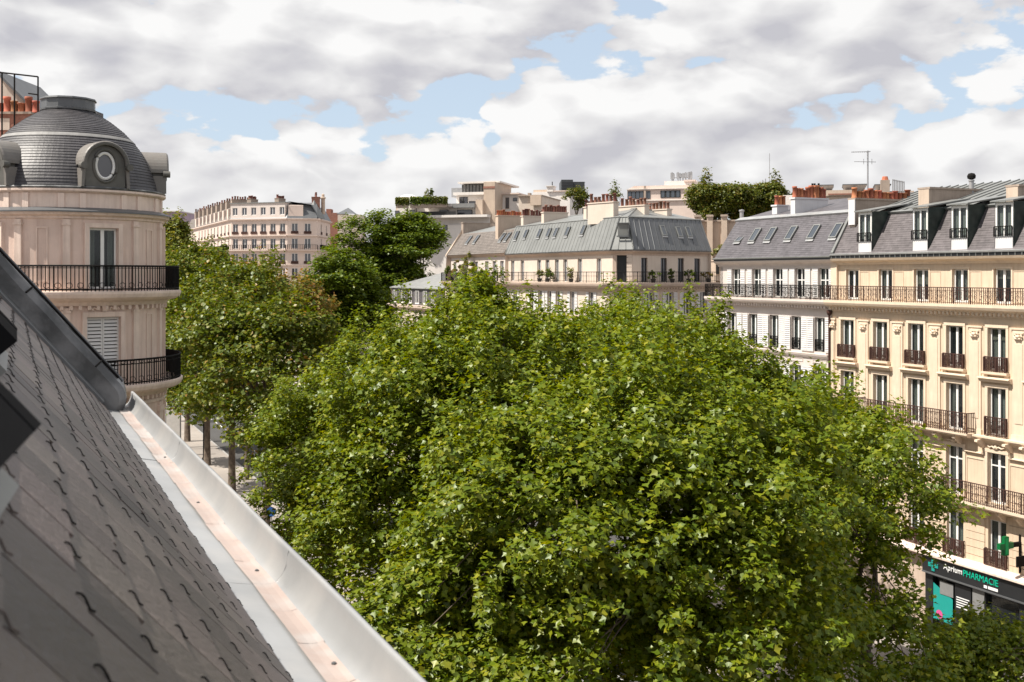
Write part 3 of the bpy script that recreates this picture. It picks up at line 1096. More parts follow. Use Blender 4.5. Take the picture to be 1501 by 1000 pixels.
# balconies
for z, rb, pm in ((17.62, 3.92, 0), (14.38, 3.98, 1)):
    sl = ring('balcony', [(TR - 0.02, z - 0.52), (TR + 0.12, z - 0.50), (TR + 0.2, z - 0.38), (rb - 0.14, z - 0.30), (rb - 0.02, z - 0.22), (rb + 0.03, z - 0.10), (rb + 0.03, z - 0.02), (rb - 0.05, z), (TR - 0.02, z + 0.005)], 'pink_trim')
    mb = MB()
    h = 0.86
    for zz, t in ((h, 0.034), (0.07, 0.026), (h - 0.14, 0.018) if pm else (h - 0.07, 0.014)):
        mb.tube([cyl(rb - 0.06, R(a), z + zz) for a in range(-120, 171, 4)], t, 5)
    n = 150 if not pm else 170
    for i in range(n + 1):
        a = R(-120 + 290 * i / n)
        t = 0.017 if i % 10 else 0.026
        mb.tube([cyl(rb - 0.06, a, z), cyl(rb - 0.06, a, z + h)], t, 4, False)
    for i in range(56):                      # scroll work between the bars
        a = -118 + 286 * i / 55
        pts = [cyl(rb - 0.05, R(a + 1.5 * math.cos(k / 10 * 6.6)), z + 0.20 + 0.09 * math.sin(k / 10 * 6.6)) for k in range(11)]
        mb.tube(pts, 0.011, 4)
        if pm:
            pts = [cyl(rb - 0.05, R(a + 1.3 * math.cos(k / 8 * 6.3)), z + h - 0.07 + 0.05 * math.sin(k / 8 * 6.3)) for k in range(9)]
            mb.tube(pts, 0.011, 4)
    build('railing', mb, 'iron', sl)
    mb = MB().lathe([(rb - 0.10, z + 0.05), (rb - 0.10, z + h - 0.02)], 14, R(94), R(150))
    build('privacy_sheet', mb, 'iron', sl)
    for i in range(40):                      # dentils under the slab
        a = R(-74 + 190 * i / 39)
        F = Face(tow, (0, 0), a)
        me = cached(('dent', z), lambda: MB().box(-0.055, 0.055, -TR - 0.14, -TR + 0.05, -0.64, -0.50).mesh('dentil'))
        if not me.materials:
            me.materials.append(M['pink_trim'])
        F.add('dentil', me, None, 0, 0, z)
ring('string_course', [(TR, 13.55), (TR + 0.06, 13.58), (TR + 0.06, 13.68), (TR, 13.72)], 'pink_trim')
for a in (-40, -18, 4, 26, 48, 70, 92, 114):
    F = Face(tow, (0, 0), R(a))
    F.add('pilaster', MB().box(-0.2, 0.2, -TR - 0.07, -TR + 0.1, 4.0, 13.54).box(-0.26, 0.26, -TR - 0.11, -TR + 0.1, 13.2, 13.4), 'pink_trim')
# dome
DP = [(3.16, 21.12), (3.10, 21.45), (2.98, 21.85), (2.80, 22.25), (2.57, 22.65), (2.27, 23.05), (1.92, 23.42), (1.50, 23.76), (1.08, 24.03), (0.80, 24.18)]


def dome_r(z):
    for (r0, z0), (r1, z1) in zip(DP, DP[1:]):
        if z <= z1:
            return r0 + (r1 - r0) * (z - z0) / (z1 - z0)
    return DP[-1][0]


prof = []
zz = 21.12
while zz < 24.16:
    r0 = dome_r(zz)
    sl_ = (dome_r(zz + 0.05) - r0) / 0.05
    dz = max(0.035, 0.115 / math.sqrt(1 + sl_ * sl_))
    prof += [(r0 + 0.022, zz + 0.004), (dome_r(zz + dz) + 0.004, zz + dz)]
    zz += dz
ring('dome', prof, 'slate_dome', -180, 180, 96)
bp = [(dome_r(z) + 0.035, z) for z in (23.02, 23.06, 23.10, 23.14)]
ring('lead_band', [(bp[0][0] - 0.03, 23.02)] + bp + [(bp[-1][0] - 0.03, 23.14)], 'band_white', -180, 180, 72)
ring('dome_gutter', [(3.12, 21.10), (3.36, 21.10), (3.40, 21.16), (3.36, 21.20), (3.10, 21.19)], 'zinc_black', -180, 180, 72)
ring('dome_cap', [(0.80, 24.10), (0.98, 24.14), (0.99, 24.20), (0.93, 24.22), (0.93, 24.52), (0.99, 24.54), (0.97, 24.60), (0.0, 24.66)], 'zinc_dark', -180, 180, 12)
# round attic windows
for a in WA:
    F = Face(tow, (0, 0), R(a + 1))
    cz = 21.93
    n = 40
    OUT, INN = [], []
    for i in range(n):
        th = 2 * math.pi * i / n
        c, s = math.cos(th), math.sin(th)
        if s >= 0:
            OUT.append((0.70 * c, cz + 0.70 * s))
        else:
            k = min(0.70 / max(1e-6, abs(c)), (cz - 21.16) / abs(s))
            OUT.append((k * c, cz + k * s))
        INN.append((0.40 * c, cz + 0.55 * s))
    y0, y1 = -3.30, -3.16
    mb = MB()
    for i in range(n):
        j = (i + 1) % n
        o0, o1, i0, i1 = OUT[i], OUT[j], INN[i], INN[j]
        mb.quad((i0[0], y0, i0[1]), (o0[0], y0, o0[1]), (o1[0], y0, o1[1]), (i1[0], y0, i1[1]))
        mb.quad((o0[0], y0, o0[1]), (o0[0], -2.1, o0[1]), (o1[0], -2.1, o1[1]), (o1[0], y0, o1[1]))
        mb.quad((i0[0], y0, i0[1]), (i1[0], y0, i1[1]), (i1[0], y1, i1[1]), (i0[0], y1, i0[1]))
    dm = F.add('attic_dormer', mb, 'stone_grey')
    mb = MB()                               # hood
    m_ = 20
    pr = [(0.70, -3.44), (0.80, -3.44), (0.83, -3.39), (0.83, -2.0), (0.70, -2.0)]
    for i in range(m_ + 1):
        th = math.pi * i / m_
        for rr, yy in pr:
            mb.v.append((rr * math.cos(th), yy, cz + 0.02 + rr * math.sin(th) * 1.0))
    for i in range(m_):
        for j in range(5):
            j2 = (j + 1) % 5
            mb.f.append((i * 5 + j, i * 5 + j2, (i + 1) * 5 + j2, (i + 1) * 5 + j))
    build('hood', mb, 'hood', dm)
    mb = MB()
    for i in range(m_ + 1):
        th = math.pi * i / m_
        for rr, yy in ((0.68, -3.42), (0.73, -3.455), (0.78, -3.455), (0.78, -3.42)):
            mb.v.append((rr * math.cos(th), yy, cz + 0.02 + rr * math.sin(th)))
    for i in range(m_):
        for j in range(3):
            mb.f.append((i * 4 + j, i * 4 + j + 1, (i + 1) * 4 + j + 1, (i + 1) * 4 + j))
    build('hood_moulding', mb, 'stone_grey', dm)
    for sg in (-1, 1):
        build('scroll', MB().tube([(sg * 0.80, -3.50, cz - 0.03), (sg * 0.80, -3.25, cz - 0.03)], 0.12, 12), 'stone_grey', dm)
        build('bracket', MB().hexa([(sg * 0.80 - 0.05, -3.36, 21.18), (sg * 0.80 + 0.05, -3.36, 21.18), (sg * 0.80 + 0.05, -2.9, 21.18), (sg * 0.80 - 0.05, -2.9, 21.18),
                                    (sg * 0.76 - 0.06, -3.36, cz - 0.1), (sg * 0.76 + 0.06, -3.36, cz - 0.1), (sg * 0.76 + 0.06, -2.9, cz - 0.1), (sg * 0.76 - 0.06, -2.9, cz - 0.1)]), 'hood', dm)
    e = lambda k, y, n=32: [(0.36 * k * math.cos(2 * math.pi * i / n), y, cz + 0.50 * k * math.sin(2 * math.pi * i / n)) for i in range(n + 1)]
    build('oval_moulding', MB().tube([(x * 1.14, -3.31, cz + (z - cz) * 1.12) for x, y, z in e(1, 0)], 0.05, 6), 'stone_grey', dm)
    build('oval_frame', MB().tube(e(0.88, -3.25), 0.055, 6), 'frame_white', dm)
    build('oval_pane', MB().poly([(x, -3.22, z) for x, y, z in reversed(e(0.9, 0)[:-1])]), 'glass_far', dm)
# body of the house behind the drum
mb = MB().hexa([(-16, -1, 0), (-2, 0, 0), (-4, 12, 0), (-16, 12, 0), (-16, -1, 20.6), (-2, 0, 20.6), (-4, 12, 20.6), (-16, 12, 20.6)])
build('rear_wing', mb, 'pink_wall', tow)

# gabled house behind the dome, with its row of red pots
gp = at(0, 180, 47)
gb = thing('gabled_house', 'pale gabled house with red chimney pots behind the dome', 'building', (gp.x, 47, 0))
s47 = 47 / FPX
X = lambda px: (px - 0) * s47
Z = lambda py: H - (py - HY) * s47
mb = MB().poly([(X(-120), 0.6, 0), (X(58), 0.6, 0), (X(58), 0.6, Z(176)), (X(40), 0.6, Z(155)), (X(-12), 0.6, Z(108)), (X(-120), 0.6, Z(108))])
mb.quad((X(58), 0.6, 0), (X(58), 5, 0), (X(58), 5, Z(176)), (X(58), 0.6, Z(176)))
build('wall', mb, 'cream', gb)
mb = MB().hexa([(X(60), 0.45, Z(178)), (X(60), 5, Z(178)), (X(-14), 5, Z(104)), (X(-14), 0.45, Z(104)), (X(60), 0.45, Z(174)), (X(60), 5, Z(174)), (X(-14), 5, Z(99)), (X(-14), 0.45, Z(99))])
build('roof', mb, 'zinc_dark', gb)
build('roof', MB().box(X(31), X(75), 2.5, 6, Z(175), Z(137)), 'slate_far', gb)
ch = build('chimney', MB().box(X(-60), X(52), -0.5, 0.3, Z(320), Z(170)), 'brick', gb)
build('chimney_cap', MB().box(X(-62), X(54), -0.58, 0.38, Z(169.9), Z(166.5)), 'tan_dark', ch)
for i in range(7):
    me = cached(('gpot', i % 3), lambda: pot_mesh(0.15, (0.52, 0.42, 0.70)[i % 3], i % 2))
    if not me.materials:
        me.materials.append(M['terracotta'])
    build('chimney_pot', me, None, ch, (X(-9 + i * 10.5), -0.1, Z(166.4)))
for i, x in enumerate((-20, 20)):
    build('chimney_patch', MB().box(X(x - 20), X(x + 2), -0.515, -0.5, Z(193), Z(176)), 'cream', ch)
gf = MB()
for x in (14, 32, 66):
    gf.tube([(X(x), -0.7, Z(230)), (X(x), -0.7, Z(111 + (x - 14) * 0.11))], 0.035, 5)
gf.tube([(X(-30), -0.7, Z(106)), (X(14), -0.7, Z(111)), (X(66), -0.7, Z(117))], 0.035, 5)
gf.tube([(X(52), -0.7, Z(141)), (X(66), -0.7, Z(143))], 0.03, 5)
build('iron_guard', gf, 'iron', gb)


# ================================================================ the long facade across the boulevard
RZ = -(R(90) - AN)
U0, V0 = 60.7, 42.4
bo = W(U0, V0)


def sx(px, V=V0):
    return U0 - on_v(px, V)[0]


def arch_mesh(w, h, t, p, m, sill=True):
    def fn():
        mb = MB().box(-w / 2 - t, -w / 2 - 0.004, -p, 0.05, 0, h).box(w / 2 + 0.004, w / 2 + t, -p, 0.05, 0, h)
        mb.box(-w / 2 - t, w / 2 + t, -p - 0.01, 0.05, h + 0.003, h + t)
        me = mb.mesh('architrave')
        me.materials.append(M[m])
        return me
    return cached(('arch', w, h, t, p, m), fn)


def moulding_rect(x0, x1, z0, z1, t=0.03, p=0.02):
    mb = MB().box(x0, x0 + t, -p, 0.02, z0, z1).box(x1 - t, x1, -p, 0.02, z0, z1)
    mb.box(x0 + t, x1 - t, -p + 0.002, 0.02, z1 - t, z1).box(x0 + t, x1 - t, -p + 0.002, 0.02, z0, z0 + t)
    return mb


def ledge(F, name, x0, x1, prof, m, y=0.0):
    return F.add(name, MB().prism([(a, b) for a, b in prof], x0, x1), m, 0, y, 0)


def one_mesh(key, m, fn):
    def g():
        me = fn().mesh(key[0])
        me.materials.append(M[m])
        return me
    return cached(key, g)


# ---------------------------------------------------------------- cream house with the pharmacy
yel = thing('cream_house', 'cream stucco apartment house with black balconies above the pharmacy', 'building', bo)
F = Face(yel, (0, 0), RZ)
Y0, Y1 = 11.6, 30.6
WS = [12.94 + 2.55 * i for i in range(7)]
SET = 0.35
ops = [(s, 1.05, z, h) for s in WS for z, h in ((4.35, 2.15), (7.3, 2.4), (10.5, 2.3), (13.6, 2.05))]
F.wall('wall', Y0, Y1, 3.6, 16.5, ops, 'yellow', 0.22)
F.wall('attic_wall', Y0, Y1, 16.5, 18.9, [(s, 1.0, 16.8, 1.66) for s in WS], 'yellow', 0.2, y=SET)
F.add('room_backing', MB().quad((Y0, 0, 0), (Y1, 0, 0), (Y1, 0, 19), (Y0, 0, 19)), 'room_backing', 0, 1.0, 0)
mb = MB().box(Y1, Y1 + 0.3, 0, 12, 0, 19).box(Y0, Y1, 12, 12.3, 0, 19)
F.add('rear_wall', mb, 'yellow')
rr = random.Random(3)
for i, s in enumerate(WS):
    for z, w, h, y in ((4.35, 1.05, 2.15, 0.16), (7.3, 1.05, 2.4, 0.16), (10.5, 1.05, 2.3, 0.16), (13.6, 1.05, 2.05, 0.16), (16.8, 1.0, 1.66, SET + 0.14)):
        window(F, s, z, w, h, y=y, mull=0.13, b=0.075, curtain=rr.choice((2, 2, 3, 3, 1)), transom=0.74 if z == 7.3 else 0, blind=(1.0 if i == 1 and z in (13.6, 10.5) else rr.choice((0, 0, 0, 0.3, 0.5, 0))))
    F.add('architrave', arch_mesh(1.05, 2.05, 0.15, 0.05, 'yellow_trim'), None, s, 0, 13.6)
    F.add('architrave', arch_mesh(1.05, 2.3, 0.15, 0.05, 'yellow_trim'), None, s, 0, 10.5)
    F.add('architrave', arch_mesh(1.05, 2.4, 0.17, 0.06, 'yellow_trim'), None, s, 0, 7.3)
    F.add('architrave', arch_mesh(1.0, 1.66, 0.09, 0.03, 'yellow_trim'), None, s, SET, 16.8)
    # fourth floor: guard, sill and its lower ledge
    railing(F, s - 0.64, s + 0.64, 13.56, 0.72, y=-0.16, step=0.09, ornate=1, m='iron_rust', sides=0.15, bar=0.013)
    F.add('window_sill', one_mesh(('window_sill', 0), 'yellow_trim', lambda: MB().prism([(0.02, 0), (-0.24, 0), (-0.24, -0.10), (-0.18, -0.14), (0.02, -0.14)], -0.74, 0.74)), None, s, 0, 13.55)
    F.add('sill_ledge', one_mesh(('sill_ledge', 0), 'yellow_trim', lambda: MB().prism([(0.02, 0), (-0.30, 0), (-0.32, -0.07), (-0.22, -0.11), (-0.16, -0.24), (0.02, -0.26)], -0.92, 0.92)), None, s, 0, 13.30)
    for sg in (-1, 1):
        F.add('sill_block', one_mesh(('sill_block', 0), 'yellow_trim', lambda: MB().box(-0.10, 0.10, -0.10, 0.02, -0.12, 0)), None, s + sg * 0.6, 0, 13.41)
    if i not in (1, 2, 3):
        railing(F, s - 0.62, s + 0.62, 10.5, 0.92, y=-0.14, step=0.09, ornate=2, m='iron_rust', sides=0.13, bar=0.013)
    railing(F, s - 0.62, s + 0.62, 4.32, 0.80, y=-0.14, step=0.09, ornate=1, m='iron_rust', sides=0.13, bar=0.013)
    # carved head over the second floor windows
    mb = MB()
    for q in (-1, 1):
        mb.tube([(q * 0.05, -0.10, 0.02), (q * 0.18, -0.12, 0.11), (q * 0.34, -0.10, 0.05), (q * 0.48, -0.08, 0.10)], [0.05, 0.045, 0.04, 0.025], 6)
    mb.lathe([(0.0, 0.2), (0.07, 0.16), (0.09, 0.08), (0.05, 0.0)], 8, c=(0, -0.1))
    F.add('carved_head', mb, 'yellow_trim', s, 0, 9.90)
    # panel outlines of the folded blinds on the top floor
    F.add('blind_outline', one_mesh(('blind_outline', 0), 'yellow_trim', lambda: moulding_rect(0.62, 1.30, 0.0, 1.5, 0.022, 0.025)), None, s, SET, 16.85)
    F.add('panel_moulding', one_mesh(('panel_moulding', 0), 'yellow_trim', lambda: moulding_rect(-0.55, 0.55, 0, 1.75, 0.05, 0.035)), None, s + 1.275, 0, 7.55)
    F.add('panel_ledge', one_mesh(('panel_ledge', 0), 'yellow_trim', lambda: MB().prism([(0.02, 0), (-0.12, 0), (-0.14, -0.05), (-0.05, -0.10), (0.02, -0.10)], -0.56, 0.56)), None, s + 1.275, 0, 9.62)
# pilasters over two storeys, with a carved rosette at the head
for s in [WS[0] - 1.2] + [s + 1.275 for s in WS]:
    w = 0.17 if s < WS[0] else 0.36
    F.add('pilaster', MB().box(-w, w, -0.06, 0.02, 10.72, 15.62).box(-w * 0.62, w * 0.62, -0.085, -0.06, 11.25, 14.95).box(-w - 0.05, w + 0.05, -0.10, 0.02, 10.45, 10.72)
          .box(-w - 0.10, w + 0.10, -0.10, 0.02, 15.62, 15.70), 'yellow_trim', s)
    mb = MB()
    mb.lathe([(0.0, 0.10), (0.09, 0.07), (0.12, 0.0), (0.06, -0.12), (0.0, -0.15)], 8, c=(0, -0.10))
    for q in (-1, 1):
        mb.tube([(0, -0.09, -0.12), (q * 0.12, -0.13, -0.10), (q * 0.21, -0.11, 0.0), (q * 0.17, -0.10, 0.09), (q * 0.10, -0.09, 0.05)], [0.05, 0.055, 0.055, 0.05, 0.03], 6)
    mb.box(-0.27, 0.27, -0.10, 0.02, 0.13, 0.19)
    F.add('rosette', mb, 'yellow_trim', s, -0.02, 15.30)
# cornice and long top balcony
ledge(F, 'cornice', Y0, Y1, [(0.4, 16.10), (-0.06, 16.10), (-0.08, 16.22), (-0.30, 16.40), (-0.52, 16.48), (-0.58, 16.60), (-0.58, 16.74), (0.4, 16.74)], 'yellow_trim')
mb = MB()
n = int((Y1 - Y0) / 0.26)
for i in range(n):
    x = Y0 + 0.1 + i * 0.26
    mb.box(x, x + 0.13, -0.27, -0.02, 16.20, 16.375)
F.add('dentil_row', mb, 'yellow_trim', kind='stuff')
railing(F, Y0, Y1, 16.742, 0.82, y=-0.50, step=0.13, ornate=2, m='iron_rust', bar=0.012)
# third floor ledge, with the balcony before three windows
ledge(F, 'string_cornice', Y0, Y1, [(0.02, 10.10), (-0.05, 10.10), (-0.10, 10.22), (-0.28, 10.30), (-0.34, 10.38), (-0.34, 10.46), (0.02, 10.47)], 'yellow_trim')
b0, b1 = sx(1256, 41.75), sx(1417, 41.75)
bal = ledge(F, 'balcony', b0, b1, [(-0.343, 10.28), (-0.60, 10.32), (-0.66, 10.40), (-0.66, 10.49), (-0.343, 10.49)], 'yellow_trim')
railing(F, b0 + 0.04, b1 - 0.04, 10.49, 1.0, y=-0.61, step=0.12, ornate=2, m='iron_rust', sides=0.55, bar=0.014)
for s in [b0 + 0.2 + i * 1.275 for i in range(6)] + [WS[4] - 0.8, WS[4] + 0.8, WS[5] - 0.8, WS[5] + 0.8]:
    F.add('console', one_mesh(('console', 0), 'yellow_trim', lambda: MB().prism([(0.02, 0), (-0.50, 0), (-0.52, -0.10), (-0.36, -0.16), (-0.14, -0.40), (0.02, -0.46)], -0.09, 0.09)), None, s, 0, 10.27)
# second floor balcony
c0 = sx(1376, 41.7)
ledge(F, 'string_cornice', Y0, c0, [(0.02, 6.86), (-0.05, 6.86), (-0.24, 7.05), (-0.3, 7.16), (0.02, 7.17)], 'yellow_trim')
ledge(F, 'balcony', c0 + 0.003, Y1, [(0.02, 6.84), (-0.10, 6.86), (-0.30, 7.0), (-0.66, 7.04), (-0.74, 7.12), (-0.74, 7.24), (0.02, 7.24)], 'yellow_trim')
railing(F, c0 + 0.05, Y1, 7.24, 0.98, y=-0.68, step=0.12, ornate=2, m='iron_rust', sides=0.6, bar=0.014)
for i in range(9):
    F.add('console', one_mesh(('console', 0), 'yellow_trim', None), None, c0 + 0.3 + i * 1.02, 0, 6.98)
# first floor: stone courses with sunk joints between the windows
edges = [Y0] + [v for s in WS for v in (s - 0.70, s + 0.70)] + [Y1]
for i in range(0, len(edges), 2):
    a, b = edges[i], edges[i + 1]
    if b - a < 0.1:
        continue
    for k in range(7):
        z = 4.22 + k * 0.375
        F.add('stone_course', one_mesh(('stone_course', round(b - a, 3)), 'yellow', lambda: MB().box(0, b - a, -0.045, 0.01, 0, 0.345)), None, a, 0, z)
# roof: slate mansard, dormers, zinc upper slope
GZ = 19.33
ledge(F, 'eaves_cornice', Y0, Y1, [(SET + 0.02, 18.72), (SET - 0.06, 18.72), (SET - 0.12, 18.84), (SET - 0.40, 18.96), (SET - 0.46, 19.08), (SET + 0.02, 19.08)], 'yellow_trim')
F.add('fascia', MB().box(Y0, Y1, SET - 0.44, SET, 19.083, 19.25), 'shop_dark')
mb = MB()
for i in range(int((Y1 - Y0) / 0.38)):
    x = Y0 + 0.1 + i * 0.38
    mb.box(x, x + 0.035, SET - 0.47, SET - 0.445, 19.085, 19.25)
F.add('gutter_brackets', mb, 'zinc', kind='stuff')
F.add('gutter', MB().prism([(SET - 0.5, 19.253), (SET - 0.52, 19.33), (SET - 0.40, 19.36), (SET, 19.36), (SET, 19.253)], Y0, Y1), 'gutter')
mb = MB()
courses(mb, Y0, Y1, SET - 0.30, GZ + 0.02, Y0, Y1, 1.35, 21.55, 0.145)
F.add('mansard_slates', mb, 'slate_pink')
F.add('upper_roof', MB().quad((Y0, 1.32, 21.57), (Y1, 1.32, 21.57), (Y1, 7.0, 23.3), (Y0, 7.0, 23.3)).quad((Y0, 7, 23.3), (Y1, 7, 23.3), (Y1, 12.3, 21), (Y0, 12.3, 21)), 'zinc')
mb = MB()
for i in range(int((Y1 - Y0) / 0.6)):
    x = Y0 + 0.2 + i * 0.6
    mb.hexa([(x, 1.3, 21.56), (x + 0.05, 1.3, 21.56), (x + 0.05, 7, 23.3), (x, 7, 23.3), (x, 1.3, 21.62), (x + 0.05, 1.3, 21.62), (x + 0.05, 7, 23.36), (x, 7, 23.36)])
F.add('roof_seams', mb, 'zinc', kind='stuff')
F.add('eaves_flashing', MB().hexa([(Y0, 1.26, 21.50), (Y1, 1.26, 21.50), (Y1, 1.42, 21.62), (Y0, 1.42, 21.62), (Y0, 1.20, 21.60), (Y1, 1.20, 21.60), (Y1, 1.42, 21.68), (Y0, 1.42, 21.68)]), 'zinc')
F.add('party_flashing', MB().hexa([(Y0 - 0.02, SET - 0.34, GZ), (Y0 + 0.16, SET - 0.34, GZ), (Y0 + 0.16, 1.35, 21.5), (Y0 - 0.02, 1.35, 21.5),
                                   (Y0 - 0.02, SET - 0.40, GZ + 0.10), (Y0 + 0.16, SET - 0.40, GZ + 0.10), (Y0 + 0.16, 1.27, 21.62), (Y0 - 0.02, 1.27, 21.62)]), 'zinc')


def dormer(F, s, w=1.0, y=0.12, z0=19.38, z1=21.62):
    yr = lambda z: SET - 0.30 + (z - GZ) * (1.65 - SET) / 2.2
    mb = MB()
    for sg in (-1, 1):
        x = sg * w / 2
        a, b = (x, x + sg * 0.05)
        for q in (a, b):
            mb.poly([(q, y + 0.02, z0), (q, y + 0.02, z1), (q, 2.6, z1 + 0.12), (q, yr(z1), z1 - 0.02), (q, yr(z0) + 0.02, z0)])
        mb.quad((a, y + 0.02, z0), (b, y + 0.02, z0), (b, y + 0.02, z1), (a, y + 0.02, z1))
    d = F.add('dormer', mb, 'green_zinc', s)
    build('dormer_front', MB().box(-w / 2, -w / 2 + 0.09, y - 0.02, y + 0.08, z0 + 0.62, z1).box(w / 2 - 0.09, w / 2, y - 0.02, y + 0.08, z0 + 0.62, z1)
          .box(-w / 2 + 0.09, w / 2 - 0.09, y - 0.018, y + 0.08, z1 - 0.16, z1).box(-0.05, 0.05, y, y + 0.07, z0 + 0.62, z1 - 0.16), 'frame_white', d)
    build('apron_panel', MB().box(-w / 2, w / 2, y - 0.04, y + 0.08, z0, z0 + 0.617), 'chim_white', d)
    for sg in (-1, 1):
        x0, x1 = (-w / 2 + 0.09, -0.05) if sg < 0 else (0.05, w / 2 - 0.09)
        build('pane', MB().box(x0, x1, y + 0.03, y + 0.04, z0 + 0.62, z1 - 0.16), 'glass', d)
        build('curtain', MB().quad((x0 + 0.02, y + 0.15, z0 + 0.62), (x1 - 0.12, y + 0.15, z0 + 0.62), (x1 - 0.12, y + 0.15, z1 - 0.16), (x0 + 0.02, y + 0.15, z1 - 0.16)), 'curtain', d)
    build('dormer_back', MB().quad((-w / 2, 0.9, z0), (w / 2, 0.9, z0), (w / 2, 0.9, z1), (-w / 2, 0.9, z1)), 'room_backing', d)
    ov = 0.17
    build('dormer_roof', MB().hexa([(-w / 2 - ov, y - 0.2, z1 + 0.003), (w / 2 + ov, y - 0.2, z1 + 0.003), (w / 2 + ov, 2.9, z1 + 0.47), (-w / 2 - ov, 2.9, z1 + 0.47),
                                    (-w / 2 - ov, y - 0.2, z1 + 0.07), (w / 2 + ov, y - 0.2, z1 + 0.07), (w / 2 + ov, 2.9, z1 + 0.54), (-w / 2 - ov, 2.9, z1 + 0.54)]), 'zinc', d)
    rm = cached(('drail', w), lambda: railing_mesh(w + 0.04, 0.5, 0.13, 0, 0.012))
    if not rm.materials:
        rm.materials.append(M['iron'])
    build('guard', rm, None, d, (-w / 2 - 0.02, y - 0.1, z0 + 0.60))
    return d


for px in (1269, 1350, 1407.5, 1473):
    dormer(F, sx(px, 42.55))
dormer(F, sx(1473, 42.55) + 2.6)
# chimneys of the cream house
yc = lambda px, V: sx(px, V)
chimney(F, Y0 + 0.7, 0.9, 5.2, 20.9, 22.42, 0.5, 'tan_dark', 14, 'terracotta', ph=0.48, pr=0.15)
F.add('chimney_front', MB().box(Y0 + 0.44, Y0 + 0.96, 0.84, 0.897, 21.0, 22.42), 'chim_white')
chimney(F, sx(1353, 43.8), 1.5, 6.0, 21.5, 22.70, 0.75, 'tan_dark', 0)
F.add('chimney_front', MB().box(sx(1353, 43.8) - 0.37, sx(1353, 43.8) + 0.37, 1.44, 1.497, 21.6, 22.68), 'tan')
chimney(F, sx(1478, 43.6), 1.5, 6.0, 21.5, 22.42, 0.7, 'tan_dark', 0)
F.add('chimney_front', MB().box(sx(1478, 43.6) - 0.34, sx(1478, 43.6) + 0.34, 1.44, 1.497, 21.6, 22.40), 'tan')
vp = F.add('flue_pipe', MB().lathe([(0.13, 0), (0.13, 1.25), (0.16, 1.26), (0.16, 1.33), (0.10, 1.34)], 12), 'metal_grey', sx(1424, 47), 4.6, 21.95)
build('cowl', MB().lathe([(0.10, 1.36), (0.21, 1.42), (0.23, 1.56), (0.16, 1.68), (0.0, 1.72)], 12), 'iron', vp)
F.add('downpipe', MB().tube([(Y0 - 0.02, -0.14, 0.2), (Y0 - 0.02, -0.14, 15.9)], 0.06, 8).lathe([(0.08, 15.85), (0.15, 16.0), (0.15, 16.15)], 8, c=(Y0 - 0.02, -0.14)), 'iron_rust')

# ---------------------------------------------------------------- pharmacy shopfront
s0, s1 = sx(1352, 41.9), Y1
F.add('shop_ledge', MB().prism([(0.02, 4.003), (-0.55, 4.003), (-0.66, 4.06), (-0.66, 4.15), (-0.20, 4.27), (0.02, 4.30)], Y0, Y1), 'pink_trim')
fas = F.add('shop_fascia', MB().box(s0, s1, -0.50, 0.02, 3.22, 4.0), 'shop_dark')
F.add('fascia_trim', MB().box(s0, s1, -0.54, 0.02, 3.14, 3.217), 'zinc_dark')
F.add('shop_front', MB().box(Y0, s0 - 0.003, -0.10, 0.02, 0.12, 4.0), 'cream_trim')
F.wall('shop_wall', s0, s1, 0.12, 3.14, [(s0 + 1.75, 2.5, 0.3, 2.7), (s0 + 4.75, 1.9, 0.3, 2.7), (s0 + 7.2, 2.0, 0.3, 2.7)], 'shop_dark', 0.3, y=-0.3)
for c, w in ((s0 + 1.75, 2.5), (s0 + 4.75, 1.9), (s0 + 7.2, 2.0)):
    F.add('shop_window', MB().box(c - w / 2, c + w / 2, -0.1, -0.09, 0.3, 3.0), 'glass')
F.add('roller_shutter', MB().box(s0 + 3.05, s0 + 3.75, -0.36, -0.303, 0.2, 3.12), 'shop_grey')
F.add('teal_poster', MB().poly([(s0 + 0.55, -0.32, 0.9), (s0 + 1.8, -0.32, 0.9), (s0 + 1.8, -0.32, 2.15), (s0 + 0.55, -0.32, 2.7)]), 'sign_teal')
F.add('white_poster', MB().box(s0 + 1.0, s0 + 1.85, -0.345, -0.325, 2.25, 2.9), 'shop_grey')
F.add('round_print', MB().poly([(s0 + 0.95 + 0.22 * math.cos(i * 0.524), -0.33, 1.2 + 0.22 * math.sin(i * 0.524)) for i in range(12)]), 'pink_print')
bp_ = F.add('black_poster', MB().box(s0 + 1.95, s0 + 2.95, -0.34, -0.30, 0.9, 3.0), 'shop_dark')
for k in range(5):
    build('poster_line', MB().box(s0 + 2.05, s0 + 2.85 - 0.1 * (k % 2), -0.346, -0.342, 2.35 - k * 0.12, 2.4 - k * 0.12), 'sign_white', bp_)


def text_mesh(txt, size, m, extr=0.015, shear=0.0):
    cu = bpy.data.curves.new('lettering', 'FONT')
    cu.body = txt
    cu.size = size
    cu.extrude = extr
    cu.shear = shear
    o = bpy.data.objects.new('tmp', cu)
    col.objects.link(o)
    dg = bpy.context.evaluated_depsgraph_get()
    me = bpy.data.meshes.new_from_object(o.evaluated_get(dg))
    bpy.data.objects.remove(o)
    me.materials.clear()
    me.materials.append(M[m])
    w = max((v.co.x for v in me.vertices), default=1) - min((v.co.x for v in me.vertices), default=0)
    return me, w


def lettering(F, txt, size, m, s, y, z, width, bold=0.0):
    me, w = text_mesh(txt, size, m)
    o = build('lettering', me, None, F.root, F.loc(s, y, z), (R(90), 0, F.rz))
    o.scale = (width / w, 1, 1)
    return o


